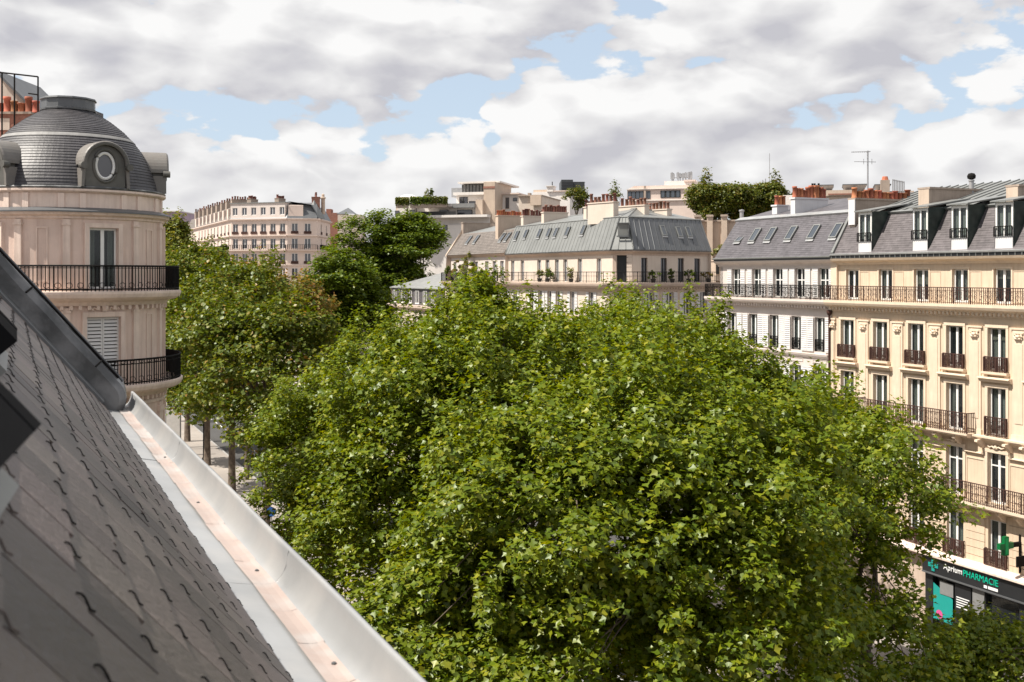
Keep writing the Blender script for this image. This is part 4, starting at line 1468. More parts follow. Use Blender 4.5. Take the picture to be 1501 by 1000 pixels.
t0, t1, t2 = sx(1383, 41.88), sx(1411.5, 41.88), sx(1462.5, 41.88)
lettering(F, 'Aprium', 0.40, 'sign_white', t0, -0.52, 3.60, t1 - t0 - 0.05)
lettering(F, 'PHARMACIE', 0.44, 'sign_green', t1, -0.52, 3.56, t2 - t1)
t3 = sx(1442, 41.88)
F.add('small_white_strip', MB().box(t3, t3 + (t2 - t3) * 0.24, -0.52, -0.502, 3.31, 3.44), 'sign_white')
F.add('small_white_strip', MB().box(t3 + (t2 - t3) * 0.31, t2, -0.52, -0.502, 3.31, 3.44), 'sign_white')
ce = sx(1368, 41.88)
F.add('cross_emblem', MB().box(ce - 0.10, ce + 0.10, -0.54, -0.505, 3.33, 3.91).box(ce - 0.32, ce - 0.10, -0.54, -0.505, 3.52, 3.72).box(ce + 0.10, ce + 0.32, -0.54, -0.505, 3.52, 3.72), 'sign_teal')

# green pharmacy cross on its bracket
ps = sx(1492, 42.2)
pr_ = thing('pharmacy_cross', 'green pharmacy cross on black bracket above the shop sign', 'sign', bo + Face(None, (0, 0), RZ).loc(ps, -0.05, 5.72), RZ)
pc = MB()
a, b, d = 0.135, 0.43, 0.09
pts = [(-a, -b), (a, -b), (a, -a), (b, -a), (b, a), (a, a), (a, b), (-a, b), (-a, a), (-b, a), (-b, -a), (-a, -a)]
yc0 = -0.95
n = len(pts)
for x in (-d, d):
    pc.v += [(x, yc0 + y, z) for y, z in pts]
for i in range(n):
    j = (i + 1) % n
    pc.f.append((i, j, n + j, n + i))
pc.f.append(tuple(range(n)))
pc.f.append(tuple(range(2 * n - 1, n - 1, -1)))
cb = build('cross_body', pc, 'cross_green', pr_)
for sg in (-1, 1):
    build('cross_face', MB().box(sg * d - 0.004 + sg * 0.006, sg * d + 0.004 + sg * 0.006, yc0 - 0.09, yc0 + 0.09, -0.37, 0.37), 'cross_light', cb)
build('bracket_arm', MB().box(-0.07, 0.07, yc0 + b, 0.0, -0.10, 0.10), 'iron', pr_)
build('bracket_post', MB().tube([(0, -0.02, -1.35), (0, -0.02, 0.42)], 0.05, 8), 'iron', pr_)
ns = sx(1499, 42.2)
np_ = thing('hanging_sign', 'small dark hanging plate at the right edge beside the green cross', 'sign', bo + Face(None, (0, 0), RZ).loc(ns, -0.05, 5.0), RZ)
build('plate', MB().box(-0.03, 0.03, -0.55, -0.02, -0.24, 0.24), 'iron', np_)
for k in range(2):
    build('plate_line', MB().box(-0.04, -0.031, -0.46, -0.12, 0.02 - k * 0.14, 0.07 - k * 0.14), 'sign_white', np_)

# ---------------------------------------------------------------- white shuttered house
whi = thing('white_house', 'white shuttered apartment house left of the cream one with six skylights', 'building', bo)
F = Face(whi, (0, 0), RZ)
X0, X1 = 0.0, 11.6
W4 = [sx(p) for p in (1073.9, 1104, 1134.6, 1167, 1201.4)]
W5 = [sx(p, V0 + 0.3) for p in (1079.5, 1109.5, 1141, 1173, 1207.7)]
ops = [(s, 0.95, z, h) for s in W4 for z, h in ((4.3, 2.3), (7.3, 2.3), (10.5, 2.3), (13.7, 2.0))]
F.wall('wall', X0, X1 - 0.004, 0.1, 16.4, ops, 'white_wall', 0.25, y=0.02)
F.wall('attic_wall', X0 + 0.4, X1 - 0.3, 16.4, 18.85, [(s, 0.9, 16.8, 1.75) for s in W5], 'white_wall', 0.2, y=0.3)
F.add('party_pier', MB().box(X1 - 0.299, X1 + 0.2, 0.2, 1.0, 16.75, 18.85), 'yellow_trim')
F.add('room_backing', MB().quad((X0 + 0.3, 0, 0.2), (X1, 0, 0.2), (X1, 0, 19), (X0 + 0.3, 0, 19)), 'room_backing', 0, 1.0, 0)
F.add('side_wall', MB().box(X0 + 0.003, X0 + 0.3, 0.02, 12, 0.1, 16.3).box(X0 + 0.4, X0 + 0.7, 0.3, 12, 16.4, 19.2).box(X0, X1, 12, 12.3, 0.1, 19), 'white_wall')
for s in W4:
    for z, h in ((4.3, 2.3), (7.3, 2.3), (10.5, 2.3), (13.7, 2.0)):
        window(F, s, z, 0.95, h, y=0.2, mull=0.11, b=0.07, curtain=rr.choice((1, 2, 3)))
        if z > 5:
            shutters(F, s, z, 0.95, h, 0.53)
    F.add('guard', cached(('gd', 0.9), lambda: railing_mesh(0.9, 0.72, 0.09, 1, 0.012)), None, s - 0.45, 0.06, 13.7)
    F.add('guard', cached(('gd', 0.9), None), None, s - 0.45, 0.06, 10.5)
CACHE[('gd', 0.9)].materials.append(M['iron'])
for s in W5:
    window(F, s, 16.8, 0.9, 1.75, y=0.44, mull=0.08, b=0.05, transom=0.6, curtain=rr.choice((0, 2, 3)))
    me = cached(('sh', 0.48, 1.72), lambda: shutter_mesh(0.48, 1.72))
    for sg in (-1, 1):
        F.add('shutter', me, None, s + sg * 0.47 - (0.48 if sg < 0 else 0), 0.24, 16.82)
ledge(F, 'cornice', X0 - 0.25, X1 - 0.004, [(0.4, 16.12), (-0.04, 16.12), (-0.06, 16.24), (-0.30, 16.42), (-0.50, 16.50), (-0.55, 16.60), (-0.55, 16.73), (0.4, 16.73)], 'white_trim')
mb = MB()
for i in range(int((X1 - X0) / 0.26)):
    x = X0 + 0.05 + i * 0.26
    mb.box(x, x + 0.13, -0.27, 0.0, 16.22, 16.395)
F.add('dentil_row', mb, 'white_trim', kind='stuff')
railing(F, X0 - 0.2, X1 - 0.02, 16.732, 0.84, y=-0.48, step=0.11, ornate=2, m='iron', sides=0.5, bar=0.012)
ledge(F, 'string_course', X0, X1 - 0.2, [(0.03, 13.30), (-0.04, 13.30), (-0.12, 13.44), (-0.16, 13.56), (0.03, 13.58)], 'white_trim')
ledge(F, 'string_course', X0, X1 - 0.2, [(0.03, 9.98), (-0.04, 9.98), (-0.12, 10.12), (-0.16, 10.24), (0.03, 10.26)], 'white_trim')
for s in W4:
    F.add('apron_panel', one_mesh(('apron_panel', 1), 'white_trim', lambda: moulding_rect(-0.6, 0.6, 0, 0.22, 0.03, 0.03)), None, s, 0.02, 13.04)
ledge(F, 'eaves_cornice', X0 + 0.2, X1 - 0.004, [(0.32, 18.70), (0.26, 18.70), (0.22, 18.82), (-0.05, 18.94), (-0.12, 19.04), (0.32, 19.04)], 'white_trim')
F.add('fascia', MB().box(X0 + 0.2, X1 - 0.004, -0.09, 0.3, 19.043, 19.15), 'shop_dark')
F.add('gutter', MB().prism([(-0.14, 19.153), (-0.17, 19.22), (-0.05, 19.25), (0.3, 19.25), (0.3, 19.153)], X0 + 0.1, X1 - 0.004), 'zinc')
RY0, RZ0, RY1, RZ1 = -0.02, 19.25, 1.85, 21.85
mb = MB()
courses(mb, X0 + 0.2, X1 - 0.004, RY0, RZ0, X0 + 0.2, X1 - 0.004, RY1, RZ1, 0.145)
F.add('mansard_slates', mb, 'slate_far')
F.add('gable_end', MB().poly([(X0 + 0.2, 0, 19.2), (X0 + 0.2, RY1, RZ1), (X0 + 0.2, 7, 23.1), (X0 + 0.2, 12, 21), (X0 + 0.2, 12, 19.2)]), 'tan')
F.add('ridge_flashing', MB().hexa([(X0 + 0.1, RY1 - 0.12, RZ1 - 0.14), (X1, RY1 - 0.12, RZ1 - 0.14), (X1, RY1 + 0.3, RZ1 + 0.08), (X0 + 0.1, RY1 + 0.3, RZ1 + 0.08),
                                   (X0 + 0.1, RY1 - 0.18, RZ1 - 0.04), (X1, RY1 - 0.18, RZ1 - 0.04), (X1, RY1 + 0.3, RZ1 + 0.16), (X0 + 0.1, RY1 + 0.3, RZ1 + 0.16)]), 'gutter')
F.add('upper_roof', MB().quad((X0 + 0.2, RY1, RZ1), (X1 - 0.004, RY1, RZ1), (X1 - 0.004, 7, 23.15), (X0 + 0.2, 7, 23.15)).quad((X0 + 0.2, 7, 23.15), (X1 - 0.004, 7, 23.15), (X1 - 0.004, 12, 21), (X0 + 0.2, 12, 21)), 'slate_far')
slp = math.atan2(RZ1 - RZ0, RY1 - RY0)
for i, px in enumerate((1085, 1106, 1129, 1159, 1192, 1225)):
    zz = 20.25
    s = sx(px, V0 + 0.9)
    skylight(F, s, (RY0 + (zz - RZ0) / math.tan(slp), zz), slp, 0.62, 1.05, open_=R(14) if i == 0 else 0)
wc = sx(1164, V0 + 2.2)
chimney(F, wc, 2.1, 4.7, 21.6, 22.92, 0.42, 'chim_white', 10, 'terracotta', ph=0.62, pr=0.14)
chimney(F, sx(1139, V0 + 3.2), 3.0, 3.9, 21.8, 22.65, 0.5, 'chim_white', 3, 'terracotta', ph=0.55)


# ================================================================ the corner house across the side street
def v2(p):
    return Vector((p[0], p[1], 0))


cen = thing('zinc_corner_house', 'pale corner house with ribbed zinc mansard and long roof balcony', 'building', (7.765, 89.06, 0))
Bp = Vector((0, 0))
xb = Vector((SA, -CA))
LB = 21.2
Ap = Bp - xb * LB
dc = Vector((0.97, -0.236)).normalized()
Cp = Bp + dc * 2.3
dd = Vector((0.78, 0.62)).normalized()
LD = 9.6
Dp = Cp + dd * LD
Fb = Face(cen, Ap, RZ)
Fc = Face(cen, Bp, math.atan2(dc.y, dc.x))
Fd = Face(cen, Cp, math.atan2(dd.y, dd.x))
uA = on_v(735, 44)[0]
sb = lambda px: uA - on_v(px, 44)[0]


def sd(px):
    a = (px - CX) / FPX
    c = Cp + Vector((7.765, 89.06))
    return (a * c.y - c.x) / (dd.x - dd.y * a)


WB = [sb(p) for p in (741.7, 755.7, 780, 792, 805.7, 818, 839, 866.7)]
WD = [sd(p) for p in (953, 981.7, 1006.7, 1030.7)]
FZ = [(2.0 + 2.95 * i, 1.95) for i in range(5)]     # lower storeys
SB = 0.7


def inset(d, e=0.0):
    nb_, nc_, nd_ = (Vector((-q.y, q.x)) for q in (xb, dc, dd))

    def meet(p, q, r, s):
        den = q.x * s.y - q.y * s.x
        t = ((r.x - p.x) * s.y - (r.y - p.y) * s.x) / den
        return p + q * t
    a = Ap + nb_ * d
    b = meet(Bp + nb_ * d, xb, Bp + nc_ * d, dc)
    c = meet(Cp + nc_ * d, dc, Cp + nd_ * d, dd)
    e_ = Dp + nd_ * d
    return a, b, c, e_


low = [(s, 0.85, 14.75, 1.95) for s in WB]
Fb.wall('wall', 0, LB, 0.1, 17.0, low + [(s, 0.85, z, 1.9) for s in WB for z in (11.75, 8.75)], 'cream', 0.2)
Fd.wall('wall', 0, LD, 0.1, 17.0, [(s, 0.85, z, 1.95) for s in WD for z in (14.75, 11.75)], 'cream', 0.2)
Fc.wall('wall', 0, 2.3, 0.1, 17.0, [(1.15, 0.9, 14.75, 1.95)], 'cream', 0.2)
ia = inset(SB)
Gb = Face(cen, ia[0], RZ)
Gc = Face(cen, ia[1], Fc.rz)
Gd = Face(cen, ia[2], Fd.rz)
lb, lc, ld = (ia[1] - ia[0]).length, (ia[2] - ia[1]).length, (ia[3] - ia[2]).length
Gb.wall('attic_wall', 0, lb, 17.0, 20.1, [(s, 0.8, 17.55, 2.0) for s in WB], 'cream', 0.2)
Gc.wall('attic_wall', 0, lc, 17.0, 20.1, [(lc / 2, 0.95, 17.55, 2.2)], 'cream', 0.3)
sdd = [s - 0.3 for s in WD]
Gd.wall('attic_wall', 0, ld, 17.0, 20.1, [(s, 0.75, 17.55, 2.0) for s in sdd], 'cream', 0.2)
rr = random.Random(8)
for s in WB:
    window(Gb, s, 17.55, 0.8, 2.0, y=0.14, mull=0.07, b=0.05, gm='glass_far', fm='frame_white')
    for z, h in ((14.75, 1.95), (11.75, 1.9)):
        window(Fb, s, z, 0.85, h, y=0.14, mull=0.07, b=0.05, gm='glass_far')
        me = cached(('sh', 0.44, 1.92), lambda: shutter_mesh(0.44, 1.92))
        for sg in (-1, 1):
            Fb.add('shutter', me, None, s + sg * 0.45 - (0.44 if sg < 0 else 0), -0.06, z)
for s, s2 in zip(WD, sdd):
    window(Gd, s2, 17.55, 0.75, 2.0, y=0.14, mull=0.07, b=0.05, gm='glass_far', fm='frame_dark')
    for z in (14.75, 11.75):
        window(Fd, s, z, 0.85, 1.95, y=0.14, mull=0.07, b=0.05, gm='glass_far')
        me = cached(('sh', 0.44, 1.92), lambda: shutter_mesh(0.44, 1.92))
        for sg in (-1, 1):
            Fd.add('shutter', me, None, s + sg * 0.45 - (0.44 if sg < 0 else 0), -0.06, z)
    Fd.add('pilaster', MB().box(-0.22, 0.22, -0.05, 0.02, 11.5, 16.8), 'cream_trim', s + 1.05)
window(Fc, 1.15, 14.75, 0.9, 1.95, y=0.14, mull=0.07, b=0.05, gm='glass_far')
Gc.add('doorway_dark', MB().box(lc / 2 - 0.475, lc / 2 + 0.475, 0.26, 0.30, 17.55, 19.75), 'shop_dark', label='open doorway onto the roof balcony, its dark inside a black sheet')  # no door leaf: black sheet painted for the unlit interior
Gc.add('quoin', MB().box(0.02, 0.30, -0.03, 0.02, 17.5, 20.0), 'cream_trim')
for k in range(6):
    Gc.add('quoin', one_mesh(('quoin', 1), 'cream', lambda: MB().box(-0.45, -0.03, -0.04, 0.02, 0, 0.36)), None, lc, 0, 17.6 + k * 0.4)


def around(name, prof, m, rootobj=cen, z=0, kind=None):
    """sweep an (offset, z) profile round the three fronts"""
    mb = MB()
    rings = [inset(o) for o, zz in prof]
    k = len(prof)
    for c in range(4):
        for j, (o, zz) in enumerate(prof):
            p = rings[j][c]
            mb.v.append((p.x, p.y, zz + z))
    for c in range(3):
        for j in range(k):
            j2 = (j + 1) % k
            mb.f.append((c * k + j, (c + 1) * k + j, (c + 1) * k + j2, c * k + j2))
    mb.f.append(tuple(range(k)))
    mb.f.append(tuple(3 * k + j for j in reversed(range(k))))
    return build(name, mb, m, rootobj, kind=kind)


around('balcony', [(SB + 0.1, 16.75), (-0.05, 16.75), (-0.12, 16.95), (-0.40, 17.12), (-0.55, 17.22), (-0.60, 17.36), (-0.60, 17.5), (SB + 0.1, 17.5)], 'cream_trim')
around('eaves_cornice', [(SB + 0.1, 19.75), (SB - 0.03, 19.75), (SB - 0.08, 19.9), (SB - 0.3, 20.02), (SB - 0.36, 20.12), (SB + 0.1, 20.12)], 'cream_trim')
around('gutter', [(SB + 0.1, 20.123), (SB - 0.42, 20.123), (SB - 0.44, 20.2), (SB + 0.1, 20.24)], 'zinc_black')
around('string_course', [(0.05, 14.40), (-0.03, 14.40), (-0.12, 14.5), (-0.14, 14.62), (0.05, 14.63)], 'cream_trim')
mb = MB()
for c, (p, q) in enumerate(zip(inset(-0.1)[:3], inset(-0.1)[1:])):
    n = max(1, int((q - p).length / 0.34))
    for i in range(n):
        o = p + (q - p) * ((i + 0.5) / n)
        d = (q - p).normalized() * 0.08
        nn = Vector((-d.y, d.x)) / 0.08 * 0.22
        mb.hexa([(*(o - d - nn), 16.98), (*(o + d - nn), 16.98), (*(o + d), 16.98), (*(o - d), 16.98), (*(o - d - nn), 17.12), (*(o + d - nn), 17.12), (*(o + d), 17.12), (*(o - d), 17.12)])
build('dentil_row', mb, 'cream_trim', cen, kind='stuff')
# balcony railing: posts and thin bars
mb = MB()
ro = inset(-0.5)
for p, q in zip(ro[:3], ro[1:]):
    L = (q - p).length
    for zz, t in ((18.38, 0.025), (17.62, 0.018), (18.05, 0.012)):
        mb.tube([(*p, zz), (*q, zz)], t, 4)
    n = int(L / 0.28)
    for i in range(n + 1):
        o = p + (q - p) * (i / n)
        mb.tube([(*o, 17.5), (*o, 18.42 if i % 6 == 0 else 18.37)], 0.03 if i % 6 == 0 else 0.012, 4, False)
build('railing', mb, 'iron', cen)
# ribbed zinc mansard
EA, TA = inset(SB - 0.30), inset(SB + 0.95)
ZE, ZT = 20.22, 22.95
for i, m in enumerate(('zinc', 'zinc', 'zinc_dark')):  # shade of the right-hand slope put into the colour as darker zinc
    mb = MB().quad((*EA[i], ZE), (*EA[i + 1], ZE), (*TA[i + 1], ZT), (*TA[i], ZT))
    build('mansard_slope', mb, m, cen)
    L = (EA[i + 1] - EA[i]).length
    n = max(2, int(L / 0.62))
    mb = MB()
    for k in range(n + 1):
        t = k / n
        a, b = EA[i] + (EA[i + 1] - EA[i]) * t, TA[i] + (TA[i + 1] - TA[i]) * t
        mb.tube([(*a, ZE + 0.02), (*b, ZT + 0.02)], 0.035 if 0 < k < n else 0.07, 4)
    build('standing_seams', mb, m, cen, kind='stuff')
Pk = Vector((930 - CX, 0)) * 0
pk = at(932, 306, 94.5) - Vector((7.765, 89.06, 0))
nbv, ndv = Vector((-xb.y, xb.x)), Vector((-dd.y, dd.x))
r1 = Ap + nbv * 6
r2 = Dp + ndv * 6
for i, pts in enumerate(([(*TA[0], ZT), (*TA[1], ZT), tuple(pk), (*r1, 23.9)], [(*TA[1], ZT), (*TA[2], ZT), tuple(pk)], [(*TA[2], ZT), (*TA[3], ZT), (*r2, 23.9), tuple(pk)])):
    build('upper_roof', MB().poly(pts), 'zinc', cen)
mb = MB()
for a, b in ((TA[0], TA[1]), (TA[1], TA[2]), (TA[2], TA[3])):
    mb.tube([(*a, ZT), (*b, ZT)], 0.07, 5)
for a in (TA[1], TA[2]):
    mb.tube([(*a, ZT), tuple(pk)], 0.06, 5)
mb.tube([(*r1, 23.9), tuple(pk), (*r2, 23.9)], 0.08, 5)
build('ridge_rolls', mb, 'zinc', cen, kind='stuff')
build('rear_wall', MB().poly([(*Ap, 0), (*(Ap + nbv * 12), 0), (*(Ap + nbv * 12), 20), (*r1, 23.9), (*TA[0], ZT), (*EA[0], ZE)])
      .poly([(*Dp, 0), (*(Dp + ndv * 10), 0), (*(Dp + ndv * 10), 20), (*r2, 23.9), (*TA[3], ZT), (*EA[3], ZE)])
      .poly([(*(Ap + nbv * 12), 0), (*(Dp + ndv * 10), 0), (*(Dp + ndv * 10), 20), (*r2, 23.9), tuple(pk), (*r1, 23.9), (*(Ap + nbv * 12), 20)]), 'cream', cen)
build('room_backing', MB().poly([(*inset(1.6)[0], 0.2), (*inset(1.6)[1], 0.2), (*inset(1.6)[1], 20), (*inset(1.6)[0], 20)]).poly([(*inset(1.6)[1], 0.2), (*inset(1.6)[2], 0.2), (*inset(1.6)[2], 20), (*inset(1.6)[1], 20)])
      .poly([(*inset(1.6)[2], 0.2), (*inset(1.6)[3], 0.2), (*inset(1.6)[3], 20), (*inset(1.6)[2], 20)]), 'room_backing', cen)
slb = math.atan2(ZT - ZE, 1.25)
Sb, Sd, Sc = Face(cen, EA[0], RZ), Face(cen, EA[2], Fd.rz), Face(cen, EA[1], Fc.rz)


def on_slope(F, px, py, base, w=0.6, h=1.0):
    """skylight whose foot shows at this line of sight"""
    o = Vector((7.765, 89.06))
    for z in [ZE + i * 0.02 for i in range(140)]:
        y = (z - ZE) / math.tan(slb)
        q = F.loc(0, y, 0)
        dx = F.m @ Vector((1, 0, 0))
        a = (px - CX) / FPX
        s = (a * (q.y + o.y) - (q.x + o.x)) / (dx.x - dx.y * a)
        p = F.loc(s, y, z)
        D = p.y + o.y
        if HY - (z - H) / D * FPX <= py:
            return skylight(F, s, (y, z), slb, w, h, lift=0.06)


for px, py in ((755.5, 352), (769, 350), (789, 349), (802.5, 348.5), (813, 348), (830, 347), (853, 345)):
    on_slope(Sb, px, py, ZE, 0.62, 0.95)
for px, py in ((974, 346), (997, 348), (1011, 348)):
    on_slope(Sd, px, py, ZE, 0.55, 0.95)
lc2 = (EA[2] - EA[1]).length
hd = Sc.add('roof_hatch', MB().hexa([(-0.42, 0.30, 21.35), (0.42, 0.30, 21.35), (0.42, 1.0, 21.35), (-0.42, 1.0, 21.35), (-0.42, 0.22, 22.35), (0.42, 0.22, 22.35), (0.42, 1.3, 22.35), (-0.42, 1.3, 22.35)]), 'zinc', lc2 / 2 + 0.05)
build('hatch_frame', MB().box(-0.5, 0.5, 0.12, 0.22, 21.25, 21.36).box(-0.5, 0.5, 0.10, 0.3, 22.353, 22.42), 'zinc_dark', hd)
build('hatch_back', MB().box(0.424, 0.5, 0.15, 0.6, 21.363, 22.35), 'zinc_black', hd)
# chimneys
pu = [(711, 1.3, 4.1, 24.3, 12), (765, 2.2, 4.6, 24.2, 8), (795, 2.3, 4.9, 24.35, 10), (857, 2.2, 5.0, 24.35, 9)]
for px, y0, y1, zt, n in pu[1:]:
    s = uA - on_v(px, 44 + y0)[0]
    chimney(Fb, s, y0, y1, 21.5, zt - 0.25, 0.55, 'cream', n, 'pot_brown', ph=0.62, pr=0.14)
for s, y0, y1, zt, n in ((1.3, 3.6, 6.8, 24.25, 7), (4.8, 3.4, 6.6, 24.1, 7), (7.6, 3.4, 6.4, 23.85, 7)):
    Fq = Face(cen, Cp, Fd.rz)
    chimney(Fq, s, y0, y1, 22.5, zt, 0.6, 'cream', n, 'pot_brown', ph=0.62, pr=0.14)

# ---------------------------------------------------------------- brown-roofed neighbour
nbr = thing('brown_roofed_house', 'narrow house with brown slate roof and balcony plants beside the zinc corner house', 'building', (7.765 + Ap.x, 89.06 + Ap.y, 0))
LN = 15.6
Fn = Face(nbr, -xb * LN, RZ)
Fn.wall('wall', 0, LN, 0.1, 17.0, [(1.5 + i * 2.4, 0.85, z, 1.9) for i in range(6) for z in (14.7, 11.7)], 'cream', 0.2)
nw = [1.2, 4.2, 7.4, 10.2, 12.2, 14.1]
Fn.wall('attic_wall', 0, LN, 17.0, 20.2, [(s, 0.9, 17.55, 2.0) for s in nw], 'white_wall', 0.2, y=0.7)
for s in nw:
    window(Fn, s, 17.55, 0.9, 2.0, y=0.84, mull=0.07, b=0.05, gm='glass_far')
for i in range(6):
    for z in (14.7, 11.7):
        window(Fn, 1.5 + i * 2.4, z, 0.85, 1.9, y=0.14, mull=0.07, b=0.05, gm='glass_far')
ledge(Fn, 'balcony', 0, LN - 0.003, [(0.8, 16.8), (-0.05, 16.8), (-0.35, 17.1), (-0.5, 17.2), (-0.55, 17.45), (0.8, 17.45)], 'cream_trim')
railing(Fn, 0, LN, 17.45, 0.95, y=-0.45, step=0.2, m='iron', bar=0.014)
ledge(Fn, 'eaves_cornice', -0.1, LN - 0.003, [(0.75, 20.0), (0.6, 20.0), (0.35, 20.2), (0.3, 20.3), (0.75, 20.3)], 'cream_trim')
mb = MB()
courses(mb, -0.1, LN - 0.01, 0.25, 20.32, -0.1, LN - 0.01, 2.1, 22.75, 0.22, 0.02)
Fn.add('roof_slates', mb, 'slate_brown')
Fn.add('upper_roof', MB().quad((-0.1, 2.1, 22.75), (LN - 0.01, 2.1, 22.75), (LN - 0.01, 6, 23.7), (-0.1, 6, 23.7)), 'zinc')
Fn.add('gable_wall', MB().poly([(-0.12, 0, 0), (-0.12, 12, 0), (-0.12, 12, 22), (-0.12, 6, 24.0), (-0.12, 2.3, 23.6), (-0.12, 0.2, 20.3), (-0.12, 0, 17)])
       .hexa([(-0.4, 0.15, 20.2), (-0.1, 0.15, 20.2), (-0.1, 2.2, 20.2), (-0.4, 2.2, 20.2), (-0.4, 0.2, 20.4), (-0.1, 0.2, 20.4), (-0.1, 2.1, 23.1), (-0.4, 2.1, 23.1)]), 'tan')
Fn.add('rear_wall', MB().box(0, LN, 11.7, 12, 0, 21), 'cream')
chimney(Fn, -0.1, 2.1, 5.4, 21.5, 23.95, 0.6, 'tan_dark', 0)
chimney(Fn, LN - 4.4, 1.4, 4.2, 20.6, 24.2, 0.7, 'tan', 12, 'terracotta', ph=0.45)
slb2 = math.atan2(22.75 - 20.32, 1.85)
for s in (3.6, 5.7, 12.6, 13.9):
    skylight(Fn, s, (1.15, 21.5), slb2, 0.7, 1.1, lift=0.06)

# ---------------------------------------------------------------- low house at the foot of the dark trees
lo_o = W(on_v(650, 44)[0], 44)
low_h = thing('low_mansard_house', 'low house with pale zinc roof and attic windows below the dark trees', 'building', W(on_v(573, 44)[0], 44))
Fl = Face(low_h, (0, 0), RZ)
LL = on_v(573, 44)[0] - on_v(650, 44)[0] - 0.5
Fl.wall('wall', 0, LL, 0.1, 14.0, [(1.5 + i * 2.6, 0.9, 11.2, 1.9) for i in range(7)], 'cream', 0.2)
ledge(Fl, 'cornice', -0.3, LL, [(0.2, 13.9), (-0.1, 13.9), (-0.4, 14.15), (-0.45, 14.45), (0.2, 14.45)], 'pink_trim')
lw = [1.3, 4.6, 7.2, 9.8, 12.6, 15.4]
Fl.wall('attic_wall', 0.2, LL, 14.45, 16.55, [(s, 1.3, 14.6, 1.65) for s in lw], 'slate_far', 0.15, y=0.1)
for s in lw:
    window(Fl, s, 14.6, 1.3, 1.65, y=0.05, mull=0.12, b=0.12, gm='glass_far')
for i in range(7):
    window(Fl, 1.5 + i * 2.6, 11.2, 0.9, 1.9, y=0.14, mull=0.07, b=0.05, gm='glass_far')
Fl.add('roof', MB().poly([(-0.1, -0.15, 16.55), (LL, -0.15, 16.55), (LL, 7, 18.6), (2.5, 7, 18.6)]).poly([(-0.1, -0.15, 16.55), (2.5, 7, 18.6), (-0.1, 9, 16.4)])
       .quad((-0.1, -0.15, 16.45), (LL, -0.15, 16.45), (LL, -0.15, 16.55), (-0.1, -0.15, 16.55)), 'gutter')
Fl.add('side_wall', MB().quad((0, 0, 0), (0, 0, 16.4), (0, 9, 16.4), (0, 9, 0)), 'cream')

# ================================================================ the far corner block at the end of the boulevard
far = thing('far_corner_block', 'pinkish corner block closing the view above the left trees', 'building', (-54.9, 213, 0))
E = [Vector((-24.9, 54.6)), Vector((0, 0)), Vector(((421 - CX) / FPX * 209 + 54.9, -4)), Vector(((465 - CX) / FPX * 210 + 54.9, -3)), Vector(((484 - CX) / FPX * 224 + 54.9, 11))]
Ff = []
for a, b in zip(E, E[1:]):
    d = b - a
    Ff.append((Face(far, a, math.atan2(d.y, d.x)), d.length))
rows = [26.0, 23.1, 20.25, 17.4, 14.5, 11.6]
for k, (Fk, L) in enumerate(Ff):
    if k == 0:
        wsx = [L - 2.0 - i * 4.2 for i in range(10)]
    elif k == 1:
        wsx = [L * (i + 0.5) / 6 for i in range(6)]
    elif k == 2:
        wsx = [L * 0.25, L * 0.68]
    else:
        wsx = [L * 0.3, L * 0.7]
    hgt = 28.9
    Fk.wall('wall', 0, L, 0.1, hgt, [(s, 1.15, z, 1.95) for s in wsx for z in rows], 'far_wall', 0.25)
    for s in wsx:
        for z in rows:
            window(Fk, s, z, 1.15, 1.95, y=0.15, mull=0.10, b=0.07, gm='glass_far')
            if z not in (23.1,):
                Fk.add('guard', one_mesh(('guard', 12), 'iron_rust', lambda: MB().box(-0.7, 0.7, -0.12, -0.07, 0, 0.5)), None, s, 0, z - 0.05)
    for z, p in ((25.55, 0.35), (22.75, 0.75), (19.9, 0.25), (17.0, 0.25), (28.75, 0.45)):
        ledge(Fk, 'string_course', 0, L, [(0.02, z - 0.25), (-p * 0.4, z - 0.2), (-p, z), (-p, z + 0.16), (0.02, z + 0.18)], 'far_wall')
    railing(Fk, 0, L, 22.93, 0.95, y=-0.62, step=0.4, m='iron', bar=0.03)
    # mansard
    mb = MB().quad((0, -0.2, 28.95), (L, -0.2, 28.95), (L, 1.2, 31.6), (0, 1.2, 31.6)).quad((0, 1.2, 31.6), (L, 1.2, 31.6), (L, 6, 32.3), (0, 6, 32.3))
    Fk.add('mansard_slope', mb, 'zinc_dark' if k != 0 else 'slate_brown')
    if k == 0:
        for i in range(9):
            Fk.add('dormer', MB().hexa([(-0.8, -0.1, 29.1), (0.8, -0.1, 29.1), (0.8, 1.2, 29.1), (-0.8, 1.2, 29.1), (-0.8, -0.1, 31.0), (0.8, -0.1, 31.0), (0.8, 1.6, 31.2), (-0.8, 1.6, 31.2)]), 'far_wall', L - 3 - i * 5.2)
            chimney(Fk, L - 5 - i * 6.0, 1.0, 5.0, 29.5, 33.0, 1.4, 'tan_dark', 8, 'pot_brown', ph=0.6, pr=0.18)
    if k == 2:
        Fk.add('dormer', MB().hexa([(-1.4, 0, 29.1), (1.4, 0, 29.1), (1.4, 1.2, 29.1), (-1.4, 1.2, 29.1), (-1.4, 0.1, 31.4), (1.4, 0.1, 31.4), (1.4, 1.6, 31.6), (-1.4, 1.6, 31.6)]), 'far_wall', 1.6)
        Fk.add('turret_roof', MB().lathe([(2.2, 28.95), (1.2, 30.6), (0.0, 32.6)], 4), 'zinc', L - 0.6, 2.0)
F1, L1 = Ff[1]
F1.wall('attic_wall', 0.1, L1 - 0.4, 29.1, 31.9, [(L1 * (i + 0.5) / 6, 1.1, 29.6, 1.5) for i in range(6)], 'white_wall', 0.2, y=-0.12)
for i in range(6):
    window(F1, L1 * (i + 0.5) / 6, 29.6, 1.1, 1.5, y=0.0, mull=0.1, b=0.08, gm='glass_far')
